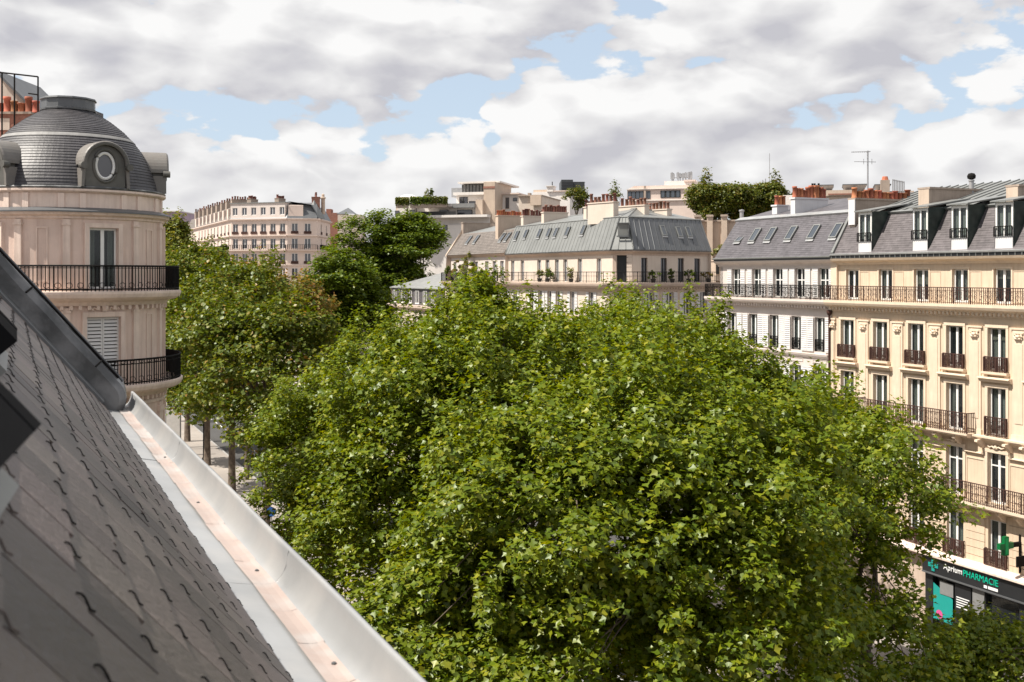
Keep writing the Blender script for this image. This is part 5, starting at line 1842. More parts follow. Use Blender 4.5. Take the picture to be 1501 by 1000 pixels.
F1.add('attic_roof', MB().box(-0.1, L1 - 0.2, -0.3, 2.6, 31.903, 32.05), 'zinc')
F1.add('attic_cheek', MB().box(0.1, 0.25, -0.117, 2.4, 29.1, 31.9).box(L1 - 0.55, L1 - 0.4, -0.117, 2.4, 29.1, 31.9), 'white_wall')
for s, n in ((4.2, 8), (10.4, 8)):
    chimney(F1, s - 1.5, 2.2, 4.8, 31.4, 32.9, 0.9, 'tan_dark', 6, 'pot_brown', ph=0.6, pr=0.22)
F3, L3 = Ff[3]
chimney(Ff[2][0], 5.4, 3.0, 8.5, 31, 33.2, 1.6, 'brick', 10, 'pot_brown', ph=0.7, pr=0.2)
Ff[2][0].add('flue_tower', MB().lathe([(0.4, 30), (0.4, 33.0), (0.55, 33.1), (0.55, 33.3), (0.3, 33.4), (0.3, 33.9), (0, 34.1)], 10), 'tan', 6.8, 5.0)
build('rear_wall', MB().poly([(*E[0], 0), (*(E[0] + Vector((12, 8))), 0), (*(E[0] + Vector((12, 8))), 31), (*E[0], 31)]).poly([(*E[4], 0), (*(E[4] + Vector((-8, 20))), 0), (*(E[4] + Vector((-8, 20))), 29), (*E[4], 29)]), 'far_wall', far)


# ================================================================ farther roofs
def px_root(name, label, cat, px, D):
    return thing(name, label, cat, ((px - CX) / FPX * D, D, 0)), px, D


class PxBox:
    """a distant building measured by its lines of sight at its own distance"""

    def __init__(s, name, label, px, D, cat='building', turn=0.0):
        s.root = thing(name, label, cat, ((px - CX) / FPX * D, D, 0), turn)
        s.px, s.D, s.k = px, D, 1 / math.cos(turn)

    def X(s, p):
        return (p - s.px) / FPX * s.D * s.k

    def Z(s, p):
        return H - (p - HY) / FPX * s.D

    def box(s, name, p0, p1, q0, q1, m, y0=0.0, dep=6.0, parent=None, label=None):
        return build(name, MB().box(s.X(p0), s.X(p1), y0, y0 + dep, s.Z(q1), s.Z(q0)), m, parent or s.root, label=label)

    def win(s, p0, p1, q0, q1, y=-0.03, m='glass_far', fm='frame_dark', bars=0, parent=None):
        w = s.box('window', p0, p1, q0, q1, fm, y, 0.06, parent)
        n = bars + 1
        for i in range(n):
            a, b = p0 + (p1 - p0) * i / n, p0 + (p1 - p0) * (i + 1) / n
            e = (p1 - p0) * 0.05
            s.box('pane', a + e, b - e, q0 + 0.7, q1 - 0.7, m, y - 0.02, 0.015, w)
        return w


t = PxBox('terraced_block', 'white stepped apartment block with planted roof terraces', 650, 168, turn=R(-16))
t.box('base', 578, 724, 330, 402, 'modern', 0.0, 16)
t.root.children[0].scale.z = 1
t.box('base', 578, 724, 402, 573, 'modern', 0.02, 15.9)
t.box('storey', 600, 716, 316, 330, 'modern', 0.6, 14)
t.box('slab', 612, 718, 316, 319.5, 'modern', -1.2, 1.79)
t.box('balustrade', 613, 671, 310.5, 315.9, 'frame_dark', -1.1, 0.15)
t.box('storey', 606, 706, 300, 315.9, 'modern', 1.2, 13)
t.box('awning', 622, 664, 299, 303, 'modern', -0.4, 1.59)
t.box('awning', 664.3, 697, 299, 305, 'shop_grey', -0.4, 1.59)
t.win(640, 653.5, 307, 316, 1.14)
t.win(667, 689.5, 307.5, 316, 1.14)
t.box('arched_wing', 583, 603.5, 298, 317, 'modern', -0.5, 10)
w_ = t.X(603.5) - t.X(583)
build('arch_top', MB().poly([(t.X(583) + w_ * (0.5 + 0.5 * math.cos(a)), -0.5, t.Z(298) + 0.65 * math.sin(a)) for a in [math.pi * i / 12 for i in range(13)]][::-1])
      .tube([(t.X(583) + w_ * (0.5 + 0.49 * math.cos(a)), 0.6, t.Z(298) + 0.55 * math.sin(a)) for a in [math.pi * i / 12 for i in range(13)]], 1.05, 5), 'modern', t.root)
t.box('end_wall', 578, 583, 303, 317, 'cream', 0, 9)
t.win(579, 585.5, 308, 317, -0.62)
t.win(601, 609.5, 307.5, 316.5, -0.62)
t.box('storey', 660, 706, 283, 299.9, 'modern', 3.0, 10)
t.box('slab', 658, 708, 281, 285, 'modern', 2.0, 11)
t.win(664.5, 677, 287.5, 298, 2.94, bars=1)
t.win(679, 691, 294, 299, 2.94)
t.box('side_wing', 697, 707, 293.5, 317, 'tan', 0.2, 2.0)
t.box('stair_tower', 706.5, 723, 267.5, 330, 'tan', 1.0, 9)
t.box('glass_storey', 665, 706, 268.5, 280.9, 'shop_grey', 4.0, 8)
for i in range(8):
    t.box('glazing_bar', 666 + i * 5, 666.7 + i * 5, 268.5, 280.9, 'frame_dark', 3.9, 0.09)
t.box('roof_slab', 663, 726, 265, 267.4, 'modern', 2.6, 11)
t.box('sloping_roof_glass', 646, 663, 272, 286, 'metal_grey', 5, 5)
t.box('chimney', 703, 711, 262, 264.9, 'tan_dark', 6, 2)
t.box('brick_band', 706, 722.9, 274, 277, 'brick', 0.93, 0.06)
for px, q0 in ((623, 291), (628.5, 287), (632, 283), (629.5, 289)):
    pass
t.box('storey', 578, 612, 330, 346, 'modern', -0.4, 0.39)
t.win(650, 656, 330, 338, -0.06)
t.win(612, 640, 331, 340, -0.06, bars=2)

t = PxBox('flat_white_block', 'plain white flat-roofed block right of the terraced one', 760, 170, turn=R(-16))
t.box('wall', 724, 761, 284.5, 573, 'modern', 0, 12)
t.box('wall', 761.3, 795, 288, 573, 'cream', -0.4, 12)
t.box('parapet', 723, 762, 283, 285, 'far_wall', -0.5, 12)
t.box('parapet', 761, 796, 286.8, 288.5, 'tan_dark', -0.8, 12.6)
t.win(727, 735, 289, 303, -0.06)
t.win(741, 746.5, 289, 306, -0.06, m='glass_far', fm='tan_dark')
t.win(752, 758, 290, 295, -0.06)
t.box('vent_stack', 749.5, 752, 280, 284.4, 'metal_grey', 3, 1)
t.box('vent_stack', 766, 769.5, 281, 287, 'tan_dark', 3, 1)
t.box('roof_cabin', 780, 795.5, 288, 302, 'tan', -1.2, 0.6)

t = PxBox('white_chimney_house', 'white house end with tall square chimney beside the black tower', 815, 185, turn=R(-16))
t.box('wall', 781, 835, 281, 573, 'modern', 0, 10)
t.box('wall', 781, 801, 277.5, 280.9, 'tan', 0.5, 9)
c = t.box('chimney', 802, 811, 273.5, 281, 'modern', -0.3, 2)
t.box('chimney_cap', 801, 812, 272.4, 273.4, 'modern', -0.5, 2.4, c)
t.box('parapet', 811.2, 836, 279.6, 281, 'far_wall', -0.25, 10)
build('mast', MB().tube([(t.X(808.5), 0.5, t.Z(273)), (t.X(808.5), 0.5, t.Z(266))], 0.08, 5), 'iron', t.root)

t = PxBox('black_tower', 'small black clad tower on the skyline', 840, 270)
t.box('wall', 822, 839, 265, 573, 'dark_block', -3, 12)
t.box('wall', 839.2, 857, 266.5, 573, 'dark_block', 0, 12)
for i in range(4):
    t.box('cladding_joint', 822, 857, 269 + i * 4, 269.3 + i * 4, 'frame_dark', -3.1, 0.09)

t = PxBox('pink_office_block', 'pinkish office block with ribbon windows and roof antennas', 975, 230, turn=R(-16))
t.box('wall', 921, 1030, 276, 573, 'far_wall', 0, 20)
t.box('top_storey', 930, 1030, 271.5, 276.1, 'far_wall', 0.6, 18)
t.box('plant_room', 972, 1018, 264.5, 272, 'modern', 2.0, 12)
t.box('plant_room', 1000, 1016, 263.5, 266, 'far_wall', 1.5, 5)
build('sloped_corner', MB().poly([(t.X(921), -0.05, t.Z(277)), (t.X(931), -0.05, t.Z(277)), (t.X(931), -0.05, t.Z(271.7))]), 'far_wall', t.root)
for a, b in ((921.5, 933), (933.3, 944.5), (947.5, 954)):
    t.win(a, b, 279.5, 291, -0.1, m='glass_sky', bars=1)
t.win(968.5, 996.5, 279.5, 290, -0.1, m='glass_sky', bars=3)
t.win(1012.5, 1030, 279, 287, -0.1, m='glass_sky', bars=2)
t.box('dark_pier', 945, 948, 272, 290, 'tan_dark', -0.3, 0.3)
for q in (276.5, 293.5):
    t.box('string_course', 920, 1031, q, q + 0.7, 'modern', -0.4, 0.39)
for i, (p, q0, q1) in enumerate(((981.5, 250.5, 264), (983.5, 252, 264), (990, 250.5, 263), (993, 252, 261), (997, 252, 263), (1001, 251, 262), (1005.5, 250.5, 263), (1008.5, 250, 264))):
    build('antenna', MB().tube([(t.X(p), 3.5, t.Z(266)), (t.X(p), 3.5, t.Z(q0))], 0.12, 5).box(t.X(p) - 0.28, t.X(p) + 0.28, 3.2, 3.5, t.Z(q1 - 3), t.Z(q0 + 1)), 'metal_grey', t.root)
t.box('antenna_frame', 981, 1009, 258.5, 259.3, 'metal_grey', 3.6, 0.2)

# garden wall with piers, and the trees above it
t = PxBox('garden_wall', 'tan retaining wall with capped piers between the two roofs', 1060, 118, 'wall', R(-16))
t.box('wall_face', 1020, 1100, 325, 648, 'tan', 0, 8)
t.box('coping', 1020, 1100, 322.5, 324.9, 'tan_dark', -0.2, 8.4)
for p in (1025, 1042, 1062):
    q = t.box('pier', p - 4, p + 4, 318, 648, 'tan', -0.5, 0.49)
    t.box('pier_cap', p - 4.8, p + 4.8, 315, 317.9, 'tan_dark', -0.65, 0.8, q)
fp = build('flue_pipe', MB().lathe([(0.22, t.Z(324)), (0.22, t.Z(310)), (0.3, t.Z(309.5)), (0.3, t.Z(307.5)), (0, t.Z(306.5))], 10), 'metal_grey', t.root, (t.X(1084.5), 1.2, 0))
t = PxBox('side_street_house', 'sliver of a brown house in the side street gap', 1052, 104)
t.box('wall', 1049, 1068, 383, 648, 'tan', 0, 6)
t.box('window', 1049.5, 1054, 388, 402, 'frame_dark', -0.08, 0.07)
t.box('balcony', 1046, 1060, 404, 412, 'tan_dark', -0.9, 0.89)
t.box('parapet', 1048, 1069, 381, 383, 'cream_trim', -0.3, 6)

# lilac exhibition roof far left, pyramid roof, red brick flank
t = PxBox('lilac_hall', 'lilac flat roof between the domed house and the far block', 250, 300)
t.box('wall', 230, 264, 310, 499, 'lilac', 0, 20)
t.box('parapet', 230, 264.5, 309, 310.5, 'modern', -0.5, 20)
t = PxBox('brick_flank_house', 'red brick house flank with pyramid roof right of the far block', 495, 245)
t.box('wall', 472, 505, 312, 521, 'brick', 0, 10)
t.box('chimney', 477, 484, 306, 312.5, 'brick', 1, 3)
t.box('wall', 496, 530, 315, 521, 'cream', -1, 8)
a, b, c_ = t.X(494), t.X(519), t.X(506.5)
build('pyramid_roof', MB().poly([(a, -1, t.Z(314)), (b, -1, t.Z(314)), (c_, 4, t.Z(303))]).poly([(b, -1, t.Z(314)), (b, 9, t.Z(314)), (c_, 4, t.Z(303))]).poly([(a, 9, t.Z(314)), (a, -1, t.Z(314)), (c_, 4, t.Z(303))]), 'zinc_dark', t.root)

# roofs and plant behind the white and cream houses
t = PxBox('rooftop_plant_house', 'pale rear building with silver air ducts behind the white house', 1240, 96, turn=R(-16))
t.box('wall', 1180, 1262, 287, 648, 'cream', 0, 8)
t.box('wall', 1213, 1250, 279, 287.2, 'tan', -0.4, 5)
t.box('brick_band', 1216, 1249, 284, 286, 'brick', -0.47, 0.06)
for p0, p1, q0, q1 in ((1197, 1223, 271, 282), (1236, 1268, 271, 281), (1279, 1300, 272, 284)):
    k = build('air_duct', MB().hexa([(t.X(p0 + 4), 1, t.Z(q1)), (t.X(p1 - 4), 1, t.Z(q1)), (t.X(p1 - 4), 3, t.Z(q1)), (t.X(p0 + 4), 3, t.Z(q1)),
                                     (t.X(p0), 0.4, t.Z(q0)), (t.X(p1), 0.4, t.Z(q0)), (t.X(p1), 3.6, t.Z(q0)), (t.X(p0), 3.6, t.Z(q0))]), 'metal_grey', t.root)
    build('duct_lid', MB().box(t.X(p0 - 0.6), t.X(p1 + 0.6), 0.3, 3.7, t.Z(q0) + 0.003, t.Z(q0 - 1.4)), 'zinc_dark', k)
for p in (1194.5, 1197.5, 1203):
    build('vent_pipe', MB().tube([(t.X(p), -0.4, t.Z(288)), (t.X(p), -0.4, t.Z(268.5))], 0.10, 6), 'iron', t.root)
ch = t.box('chimney', 1286, 1298, 266, 290, 'tan_dark', -0.6, 1.0)
build('chimney_pot', MB().lathe([(0.3, t.Z(266)), (0.22, t.Z(260.5)), (0.1, t.Z(260.5))], 8), 'terracotta', ch, (t.X(1292), -0.2, 0))
gr = MB()
for i in range(8):
    gr.tube([(t.X(1302 + i * 2.1), -0.5, t.Z(286)), (t.X(1302 + i * 2.1), -0.5, t.Z(265 + i * 0.5))], 0.045, 4)
gr.tube([(t.X(1302), -0.5, t.Z(266)), (t.X(1317), -0.5, t.Z(269.5))], 0.04, 4)
build('roof_rail', gr, 'metal_grey', t.root)
t.box('roof_plinth', 1262, 1330, 282, 300, 'tan', -0.2, 3)
t.box('white_flank', 1152, 1182, 281, 400, 'modern', 3, 6)
t.box('white_flank', 1143, 1152, 284, 400, 'modern', 5, 4)
# aerials
an = thing('roof_aerial', 'tall television aerial on the roof behind the orange pots', 'aerial', at(1272, 290, 72))
D = 72
P = lambda px, py: at(px, py, D) - at(1272, 290, D)
build('mast', MB().tube([P(1272, 310), P(1272, 221)], 0.05, 6), 'metal_grey', an)
build('yagi_boom', MB().tube([P(1248, 223), P(1276, 222)], 0.025, 5), 'metal_grey', an)
for i in range(9):
    p = P(1250 + i * 3, 223)
    build('yagi_element', MB().tube([p + Vector((0, -0.22, 0)), p + Vector((0, 0.22, 0))], 0.012, 4), 'metal_grey', an)
build('aerial_bar', MB().tube([P(1252, 237), P(1284, 237.5)], 0.02, 4), 'metal_grey', an)
build('aerial_bar', MB().tube([P(1266, 233), P(1266, 241)], 0.02, 4), 'metal_grey', an)
build('aerial_bar', MB().tube([P(1278, 233), P(1278, 241)], 0.02, 4), 'metal_grey', an)
mf = thing('mast_cluster', 'cluster of thin radio masts above the olive hedge', 'aerial', at(1128, 300, 210))
D2 = 210
P = lambda px, py: at(px, py, D2) - at(1128, 300, D2)
for px, q in ((1118, 264), (1122, 262), (1128, 225), (1133, 266), (1138, 262), (1143, 262), (1146, 266)):
    build('mast', MB().tube([P(px, 300), P(px, q)], 0.09 if px != 1128 else 0.06, 4), 'metal_grey', mf)
build('mast_frame', MB().tube([P(1116, 270), P(1147, 270)], 0.06, 4).tube([P(1116, 276), P(1147, 276)], 0.06, 4), 'metal_grey', mf)


# ================================================================ trees
LEAF = np.array([(0, 0, 0), (-0.52, 0.36, 0.07), (-0.17, 0.58, -0.01), (0, 1.0, -0.07), (0.17, 0.58, -0.01), (0.52, 0.36, 0.07)], dtype=np.float32)
LF = np.array([(0, 2, 1), (0, 3, 2), (0, 4, 3), (0, 5, 4)], dtype=np.int32)
LEAF_S = np.array([(0, 0, 0), (-0.45, 0.45, 0.06), (0, 1.0, -0.05), (0.45, 0.45, 0.06)], dtype=np.float32)
LF_S = np.array([(0, 2, 1), (0, 3, 2)], dtype=np.int32)


def leaf_mesh(name, pos, nrm, size, rng, m, simple=False):
    """many small leaves in one mesh: a folded lobed blade at each position"""
    base, tri = (LEAF_S, LF_S) if simple else (LEAF, LF)
    n = len(pos)
    nrm = nrm / (np.linalg.norm(nrm, axis=1, keepdims=True) + 1e-9)
    t = rng.normal(size=(n, 3))
    t[:, 2] -= 0.55
    t -= nrm * np.sum(t * nrm, axis=1, keepdims=True)
    t /= (np.linalg.norm(t, axis=1, keepdims=True) + 1e-9)
    b = np.cross(t, nrm)
    s = (size * rng.uniform(0.5, 1.4, n))[:, None, None]
    v = (base[None, :, 0:1] * b[:, None, :] + base[None, :, 1:2] * t[:, None, :] + base[None, :, 2:3] * nrm[:, None, :]) * s + pos[:, None, :]
    k = len(base)
    f = (tri[None] + (np.arange(n) * k)[:, None, None]).reshape(-1, 3)
    me = bpy.data.meshes.new(name)
    me.vertices.add(n * k)
    me.vertices.foreach_set('co', v.reshape(-1).astype(np.float32))
    me.loops.add(len(f) * 3)
    me.loops.foreach_set('vertex_index', f.reshape(-1).astype(np.int32))
    me.polygons.add(len(f))
    me.polygons.foreach_set('loop_start', np.arange(0, len(f) * 3, 3, dtype=np.int32))
    me.update(calc_edges=True)
    me.materials.append(M[m])
    return me


def crown(rng, lobes, clumps, leaves, cr, up=0.5, flat=0.72, top=0.55, shoot=0.4):
    """clumps of leaves gathered near the skin of the lobes; lobes: (centre xyz, radii xyz, weight)"""
    w = np.array([l[2] for l in lobes], float)
    w /= w.sum()
    pos, nrm, cen_ = [], [], []
    for (c, r, _), wi in zip(lobes, w):
        k = max(3, int(round(clumps * wi)))
        c, r = np.array(c, float), np.array(r, float)
        for _i in range(k):
            d = rng.normal(size=3)
            d[2] = abs(d[2]) if rng.random() < top else d[2]
            d /= np.linalg.norm(d)
            q = c + d * r * rng.uniform(0.25, 1.12) ** 0.5
            a = cr * rng.uniform(0.5, 1.5)
            n = int(leaves / clumps * (a / cr) ** 2 * rng.uniform(0.75, 1.25))
            e = rng.normal(size=(n, 3))
            e /= (np.linalg.norm(e, axis=1, keepdims=True) + 1e-9)
            rad = rng.uniform(0.02, 1.0, (n, 1)) ** 0.5
            e2 = e * rad * a * np.array([1.15, 1.15, flat])
            if d[2] > 0.35 and rng.random() < shoot:          # upright leading shoot
                e2 = e2 * np.array([0.62, 0.62, 2.1]) + np.array([0, 0, a * 0.9])
            pos.append(q + e2)
            nn = e * 0.28 + d * 0.22 + rng.normal(size=(n, 3)) * 0.45
            nn[:, 2] += up + 0.35
            nrm.append(nn)
            cen_.append((q, a))
    return np.concatenate(pos), np.concatenate(nrm), cen_


def tree(name, label, xy, height, fork, lobes, clumps, leaves, leaf, cr, m='leaf', seed=1, trunk=0.28, group=None, simple=False, up=0.5, lean=(0, 0), flat=0.72, twigs=60, top=0.55, shoot=0.4):
    rng = np.random.default_rng(seed)
    root = thing(name, label, 'tree', (xy[0], xy[1], 0.0), 0, group)
    pos, nrm, cl = crown(rng, lobes, clumps, leaves, cr, up, flat, top, shoot)
    mb = MB()
    fx, fy = lean
    tp = [(0, 0, 0), (fx * 0.3, fy * 0.3, fork * 0.35), (fx * 0.8, fy * 0.8, fork * 0.75), (fx, fy, fork)]
    mb.tube(tp, [trunk * 1.35, trunk * 1.05, trunk * 0.95, trunk * 0.9], 9)
    build('trunk', mb, 'bark', root, smooth=True)
    big = [c for c, a in cl]
    idx = rng.choice(len(big), min(8, len(big)), replace=False)
    mb = MB()
    ends = []
    for i in idx:
        e = Vector(big[i])
        s = Vector((fx, fy, fork))
        mid = s.lerp(e, 0.45) + Vector((rng.normal() * 0.4, rng.normal() * 0.4, 0.9))
        q = s.lerp(mid, 0.5) + Vector((rng.normal() * 0.15, rng.normal() * 0.15, 0.2))
        mb.tube([s, q, mid, mid.lerp(e, 0.6), e], [trunk * 0.62, trunk * 0.46, trunk * 0.32, trunk * 0.2, 0.02], 6)
        ends += [q, mid, mid.lerp(e, 0.6)]
    for i in rng.choice(len(big), min(twigs, len(big)), replace=False):
        e = Vector(big[i])
        s = min(ends, key=lambda k: (k - e).length)
        mid = s.lerp(e, 0.5) + Vector((rng.normal() * 0.3, rng.normal() * 0.3, 0.25))
        mb.tube([s, mid, e], [trunk * 0.11, trunk * 0.06, 0.01], 5)
    build('limbs', mb, 'bark', root, smooth=True)
    build('crown', leaf_mesh('crown', pos, nrm, leaf, rng, m, simple), None, root, kind='stuff')
    return root


def lobe(root_xy, px, py, D, rpx, rpy, rd=None, w=1.0):
    """crown lobe whose middle stands D metres ahead on this line of sight; radii given as seen"""
    c = at(px, py, D)
    rx, rz = rpx / FPX * D, rpy / FPX * D
    return ((c.x - root_xy[0], c.y - root_xy[1], c.z), (rx, rd or rx, rz), w * (rx * rx * rz) ** 0.66)


G = 'plane trees along the boulevard'
ROW = 16.5


def xy(u, v=ROW):
    p = W(u, v)
    return (p.x, p.y)


# big plane trees in front, near to far
p = xy(25.5)
tree('plane_tree', 'largest near plane tree filling the bottom centre of the view', p, 15, 5.0,
     [lobe(p, 900, 800, 30, 250, 190, 5.4), lobe(p, 1060, 700, 31, 180, 120, 4.6), lobe(p, 780, 760, 29, 170, 150, 4.5), lobe(p, 940, 640, 31, 150, 90, 4.2), lobe(p, 700, 900, 29, 150, 130, 4.2), lobe(p, 1060, 880, 30, 180, 130, 4.4), lobe(p, 840, 980, 28, 260, 100, 4.4), lobe(p, 600, 960, 28, 110, 100, 3.6)],
     1400, 146000, 0.178, 0.54, seed=3, group=G, trunk=0.34)
p = xy(36.0)
tree('plane_tree', 'plane tree left of centre in front of the brown-roofed house', p, 18, 5.5,
     [lobe(p, 720, 620, 41, 170, 150, 5.2), lobe(p, 610, 660, 40, 150, 120, 5.0), lobe(p, 800, 560, 42, 140, 90, 4.6), lobe(p, 640, 560, 41, 120, 85, 4.2), lobe(p, 560, 790, 39, 130, 130, 4.4), lobe(p, 500, 830, 38, 80, 90, 3.4)],
     1000, 86000, 0.182, 0.55, seed=5, group=G, trunk=0.32)
p = xy(47.5)
tree('plane_tree', 'bright yellow-green plane tree whose top reaches the brown roof', p, 19, 6,
     [lobe(p, 590, 600, 51, 130, 120, 5.0), lobe(p, 698, 462, 52, 46, 58, 2.6, 2.4), lobe(p, 672, 485, 52, 46, 48, 2.8, 1.8), lobe(p, 735, 482, 52, 46, 40, 2.6, 1.8), lobe(p, 612, 525, 52, 48, 36, 2.8), lobe(p, 583, 462, 52, 14, 26, 1.0, 0.7), lobe(p, 520, 588, 50, 85, 62, 4.0), lobe(p, 450, 640, 50, 80, 80, 3.8), lobe(p, 740, 520, 52, 80, 60, 3.4), lobe(p, 470, 740, 48, 90, 90, 4.0), lobe(p, 425, 690, 49, 62, 85, 3.2), lobe(p, 455, 800, 47, 70, 75, 3.2)],
     1150, 76000, 0.178, 0.50, 'leaf', seed=8, group=G, trunk=0.3, up=0.8)
p = xy(37, 27.5)
tree('plane_tree', 'plane tree before the white shuttered house', p, 17, 5.5,
     [lobe(p, 1055, 655, 46, 150, 140, 5.2), lobe(p, 960, 520, 47, 130, 75, 4.4), lobe(p, 1125, 632, 46, 125, 88, 4.6), lobe(p, 1000, 600, 46, 140, 110, 4.5), lobe(p, 1180, 690, 45, 120, 120, 4.2)],
     820, 67000, 0.184, 0.55, seed=13, group=G, trunk=0.3)
p = xy(50, 27.5)
tree('plane_tree', 'farther plane tree whose top stands before the zinc corner house', p, 18, 6,
     [lobe(p, 910, 490, 57, 75, 50, 3.6), lobe(p, 850, 550, 57, 120, 70, 4.6), lobe(p, 990, 530, 57, 90, 60, 4.0), lobe(p, 780, 530, 57, 80, 50, 3.6)],
     560, 37000, 0.185, 0.52, seed=17, group=G, trunk=0.28)
p = xy(29.5, 27.0)
tree('plane_tree', 'plane tree with a branch reaching towards the pharmacy balcony', p, 14, 5,
     [lobe(p, 1235, 740, 37, 130, 130, 4.4), lobe(p, 1330, 745, 36.5, 72, 62, 2.6), lobe(p, 1260, 650, 38, 75, 48, 2.8), lobe(p, 1180, 830, 36, 140, 110, 4.0), lobe(p, 1300, 960, 34, 110, 80, 3.2), lobe(p, 1150, 960, 33, 150, 90, 3.4)],
     640, 42000, 0.17, 0.46, shoot=0.25, seed=21, group=G, trunk=0.26)
p = xy(22.5, 30.5)
tree('plane_tree', 'young plane tree at the bottom right below the pharmacy', p, 8, 3,
     [lobe(p, 1455, 978, 37, 85, 70, 2.4), lobe(p, 1400, 1025, 37, 60, 60, 2.2)], 190, 13000, 0.17, 0.45, shoot=0.05, seed=23, group=G, trunk=0.16)

# smaller trees on the left pavement: dark trunks show below their crowns
specs = [(76, 15.8, 'leaf_mid', 'plane tree with forked dark trunk on the left pavement', [(400, 560, 105, 110), (340, 520, 75, 95), (430, 500, 60, 60), (400, 630, 60, 55)], 0),
         (92, 16.4, 'leaf_mid', 'second plane tree on the left pavement beside the domed house', [(330, 470, 80, 85), (300, 540, 65, 75), (370, 430, 55, 40), (330, 570, 62, 42)], 1),
         (106, 16.6, 'leaf_mid', 'third plane tree on the left pavement behind the balcony', [(290, 450, 55, 75), (275, 530, 40, 70), (300, 390, 45, 30), (285, 585, 45, 30)], 2),
         (122, 17.0, 'leaf_autumn', 'browning plane tree below the far corner block', [(385, 440, 70, 38), (440, 450, 50, 32), (345, 425, 50, 36)], 3),
         (118, 14.6, 'leaf_mid', 'slim plane tree nearest the round house wall on the left pavement', [(268, 500, 36, 60), (262, 440, 34, 50)], 5),
         (97, 18.6, 'leaf_mid', 'slim plane tree at the kerb right of the forked trunk', [(350, 480, 60, 60), (360, 545, 55, 50)], 6),
         (140, 12.0, 'leaf_yellow', 'yellow-green tree right behind the domed house', [(258, 365, 26, 40), (250, 400, 30, 40)], 4)]
for u, v, m, lab, lb_, i in specs:
    p = xy(u, v)
    D = p[1]
    tree('plane_tree', lab, p, 20, 6.2 if i < 3 else 7, [lobe(p, a, b, D + random.uniform(-2, 2), c, d, None) for a, b, c, d in lb_], 420, 26000 if i < 3 else 16000, 0.28 if i < 3 else 0.34, 0.75, m, seed=31 + i,
         group=G, trunk=0.27 if i < 5 else 0.19, simple=True, lean=((0.4, 0.0) if i == 0 else (0, 0)))
# dark tall trees in the middle distance
for i, (px, D, lab, lb_) in enumerate(((560, 147, 'tall dark green tree whose crown tops the low zinc roof', [(540, 440, 62, 75), (598, 374, 48, 34), (570, 405, 50, 45), (590, 430, 40, 40), (520, 400, 50, 50), (545, 345, 48, 34)]),
                                       (615, 150, 'dark rounded tree below the terraced block', [(605, 350, 46, 34), (580, 372, 40, 34)]),
                                       (500, 128, 'dark tree between the far block and the low zinc roof', [(500, 425, 48, 60), (530, 470, 50, 50), (490, 480, 45, 55)]))):
    p = ((px - CX) / FPX * D, D)
    tree('broadleaf_tree', lab, p, 24, 7, [lobe(p, a, b, D, c, d, None) for a, b, c, d in lb_], 400, 34000, 0.36, 1.05, 'leaf_dark', seed=51 + i, group='dark trees behind the boulevard', trunk=0.4, simple=True, up=1.0, flat=0.55, shoot=0.02)
# hedge trees above the garden wall
for i, (px, lab, lb_) in enumerate(((1045, 'olive clipped tree above the garden wall, leftmost', [(1042, 295, 28, 24), (1030, 285, 16, 13)]),
                                    (1088, 'olive clipped tree above the garden wall, middle one', [(1085, 298, 27, 24), (1072, 283, 14, 12)]),
                                    (1130, 'olive clipped tree above the garden wall, beside the white chimney', [(1125, 293, 24, 22)]))):
    D = 124 + i
    p = ((px - CX) / FPX * D, D)
    tree('hedge_tree', lab, p, 24, 22, [lobe(p, a, b, D, c, d, 2.2) for a, b, c, d in lb_], 130, 19000, 0.26, 0.75, 'leaf_olive', seed=71 + i, group='trees above the garden wall', trunk=0.2, simple=True, twigs=20, top=0.15, shoot=0.04)
for px, py, D, rx, rz, lab, m in ((845, 291, 150, 17, 13, 'olive bush on the roofs right of the black tower', 'leaf_olive'), (901, 288, 150, 6, 13, 'thin sapling growing between the chimney pots', 'leaf_olive')):
    p = ((px - CX) / FPX * D, D)
    tree('roof_shrub', lab, p, 28, 26, [lobe(p, px, py, D, rx, rz, 1.2)], 26, 1800 if rx > 10 else 500, 0.26, 0.6, m, seed=int(px), group=None, trunk=0.08, simple=True, twigs=10)


def shrub(name, label, cat, loc, r, hgt, n, leaf, m, seed, pot=None, group=None):
    rng = np.random.default_rng(seed)
    root = thing(name, label, cat, loc, 0, group)
    z0 = 0.0
    if pot:
        build('planter', MB().lathe([(pot * 0.75, 0), (pot, pot * 1.3), (pot * 1.08, pot * 1.3), (pot * 1.08, pot * 1.45), (pot * 0.8, pot * 1.42)], 12), 'pot_dark', root)
        z0 = pot * 1.4
    mb = MB()
    for _ in range(5):
        mb.tube([(0, 0, z0 - 0.05), (rng.normal() * r[0] * 0.3, rng.normal() * r[1] * 0.3, z0 + hgt * 0.6)], 0.015, 4)
    build('stem', mb, 'bark', root)
    lb_ = [((0, 0, z0 + hgt * 0.42), (r[0], r[1], hgt * 0.5), 1.0)]
    pos, nrm, _ = crown(rng, lb_, 10, n, min(r) * 0.45, 0.5)
    build('foliage', leaf_mesh('foliage', pos, nrm, leaf, rng, m, True), None, root, kind='stuff')
    return root


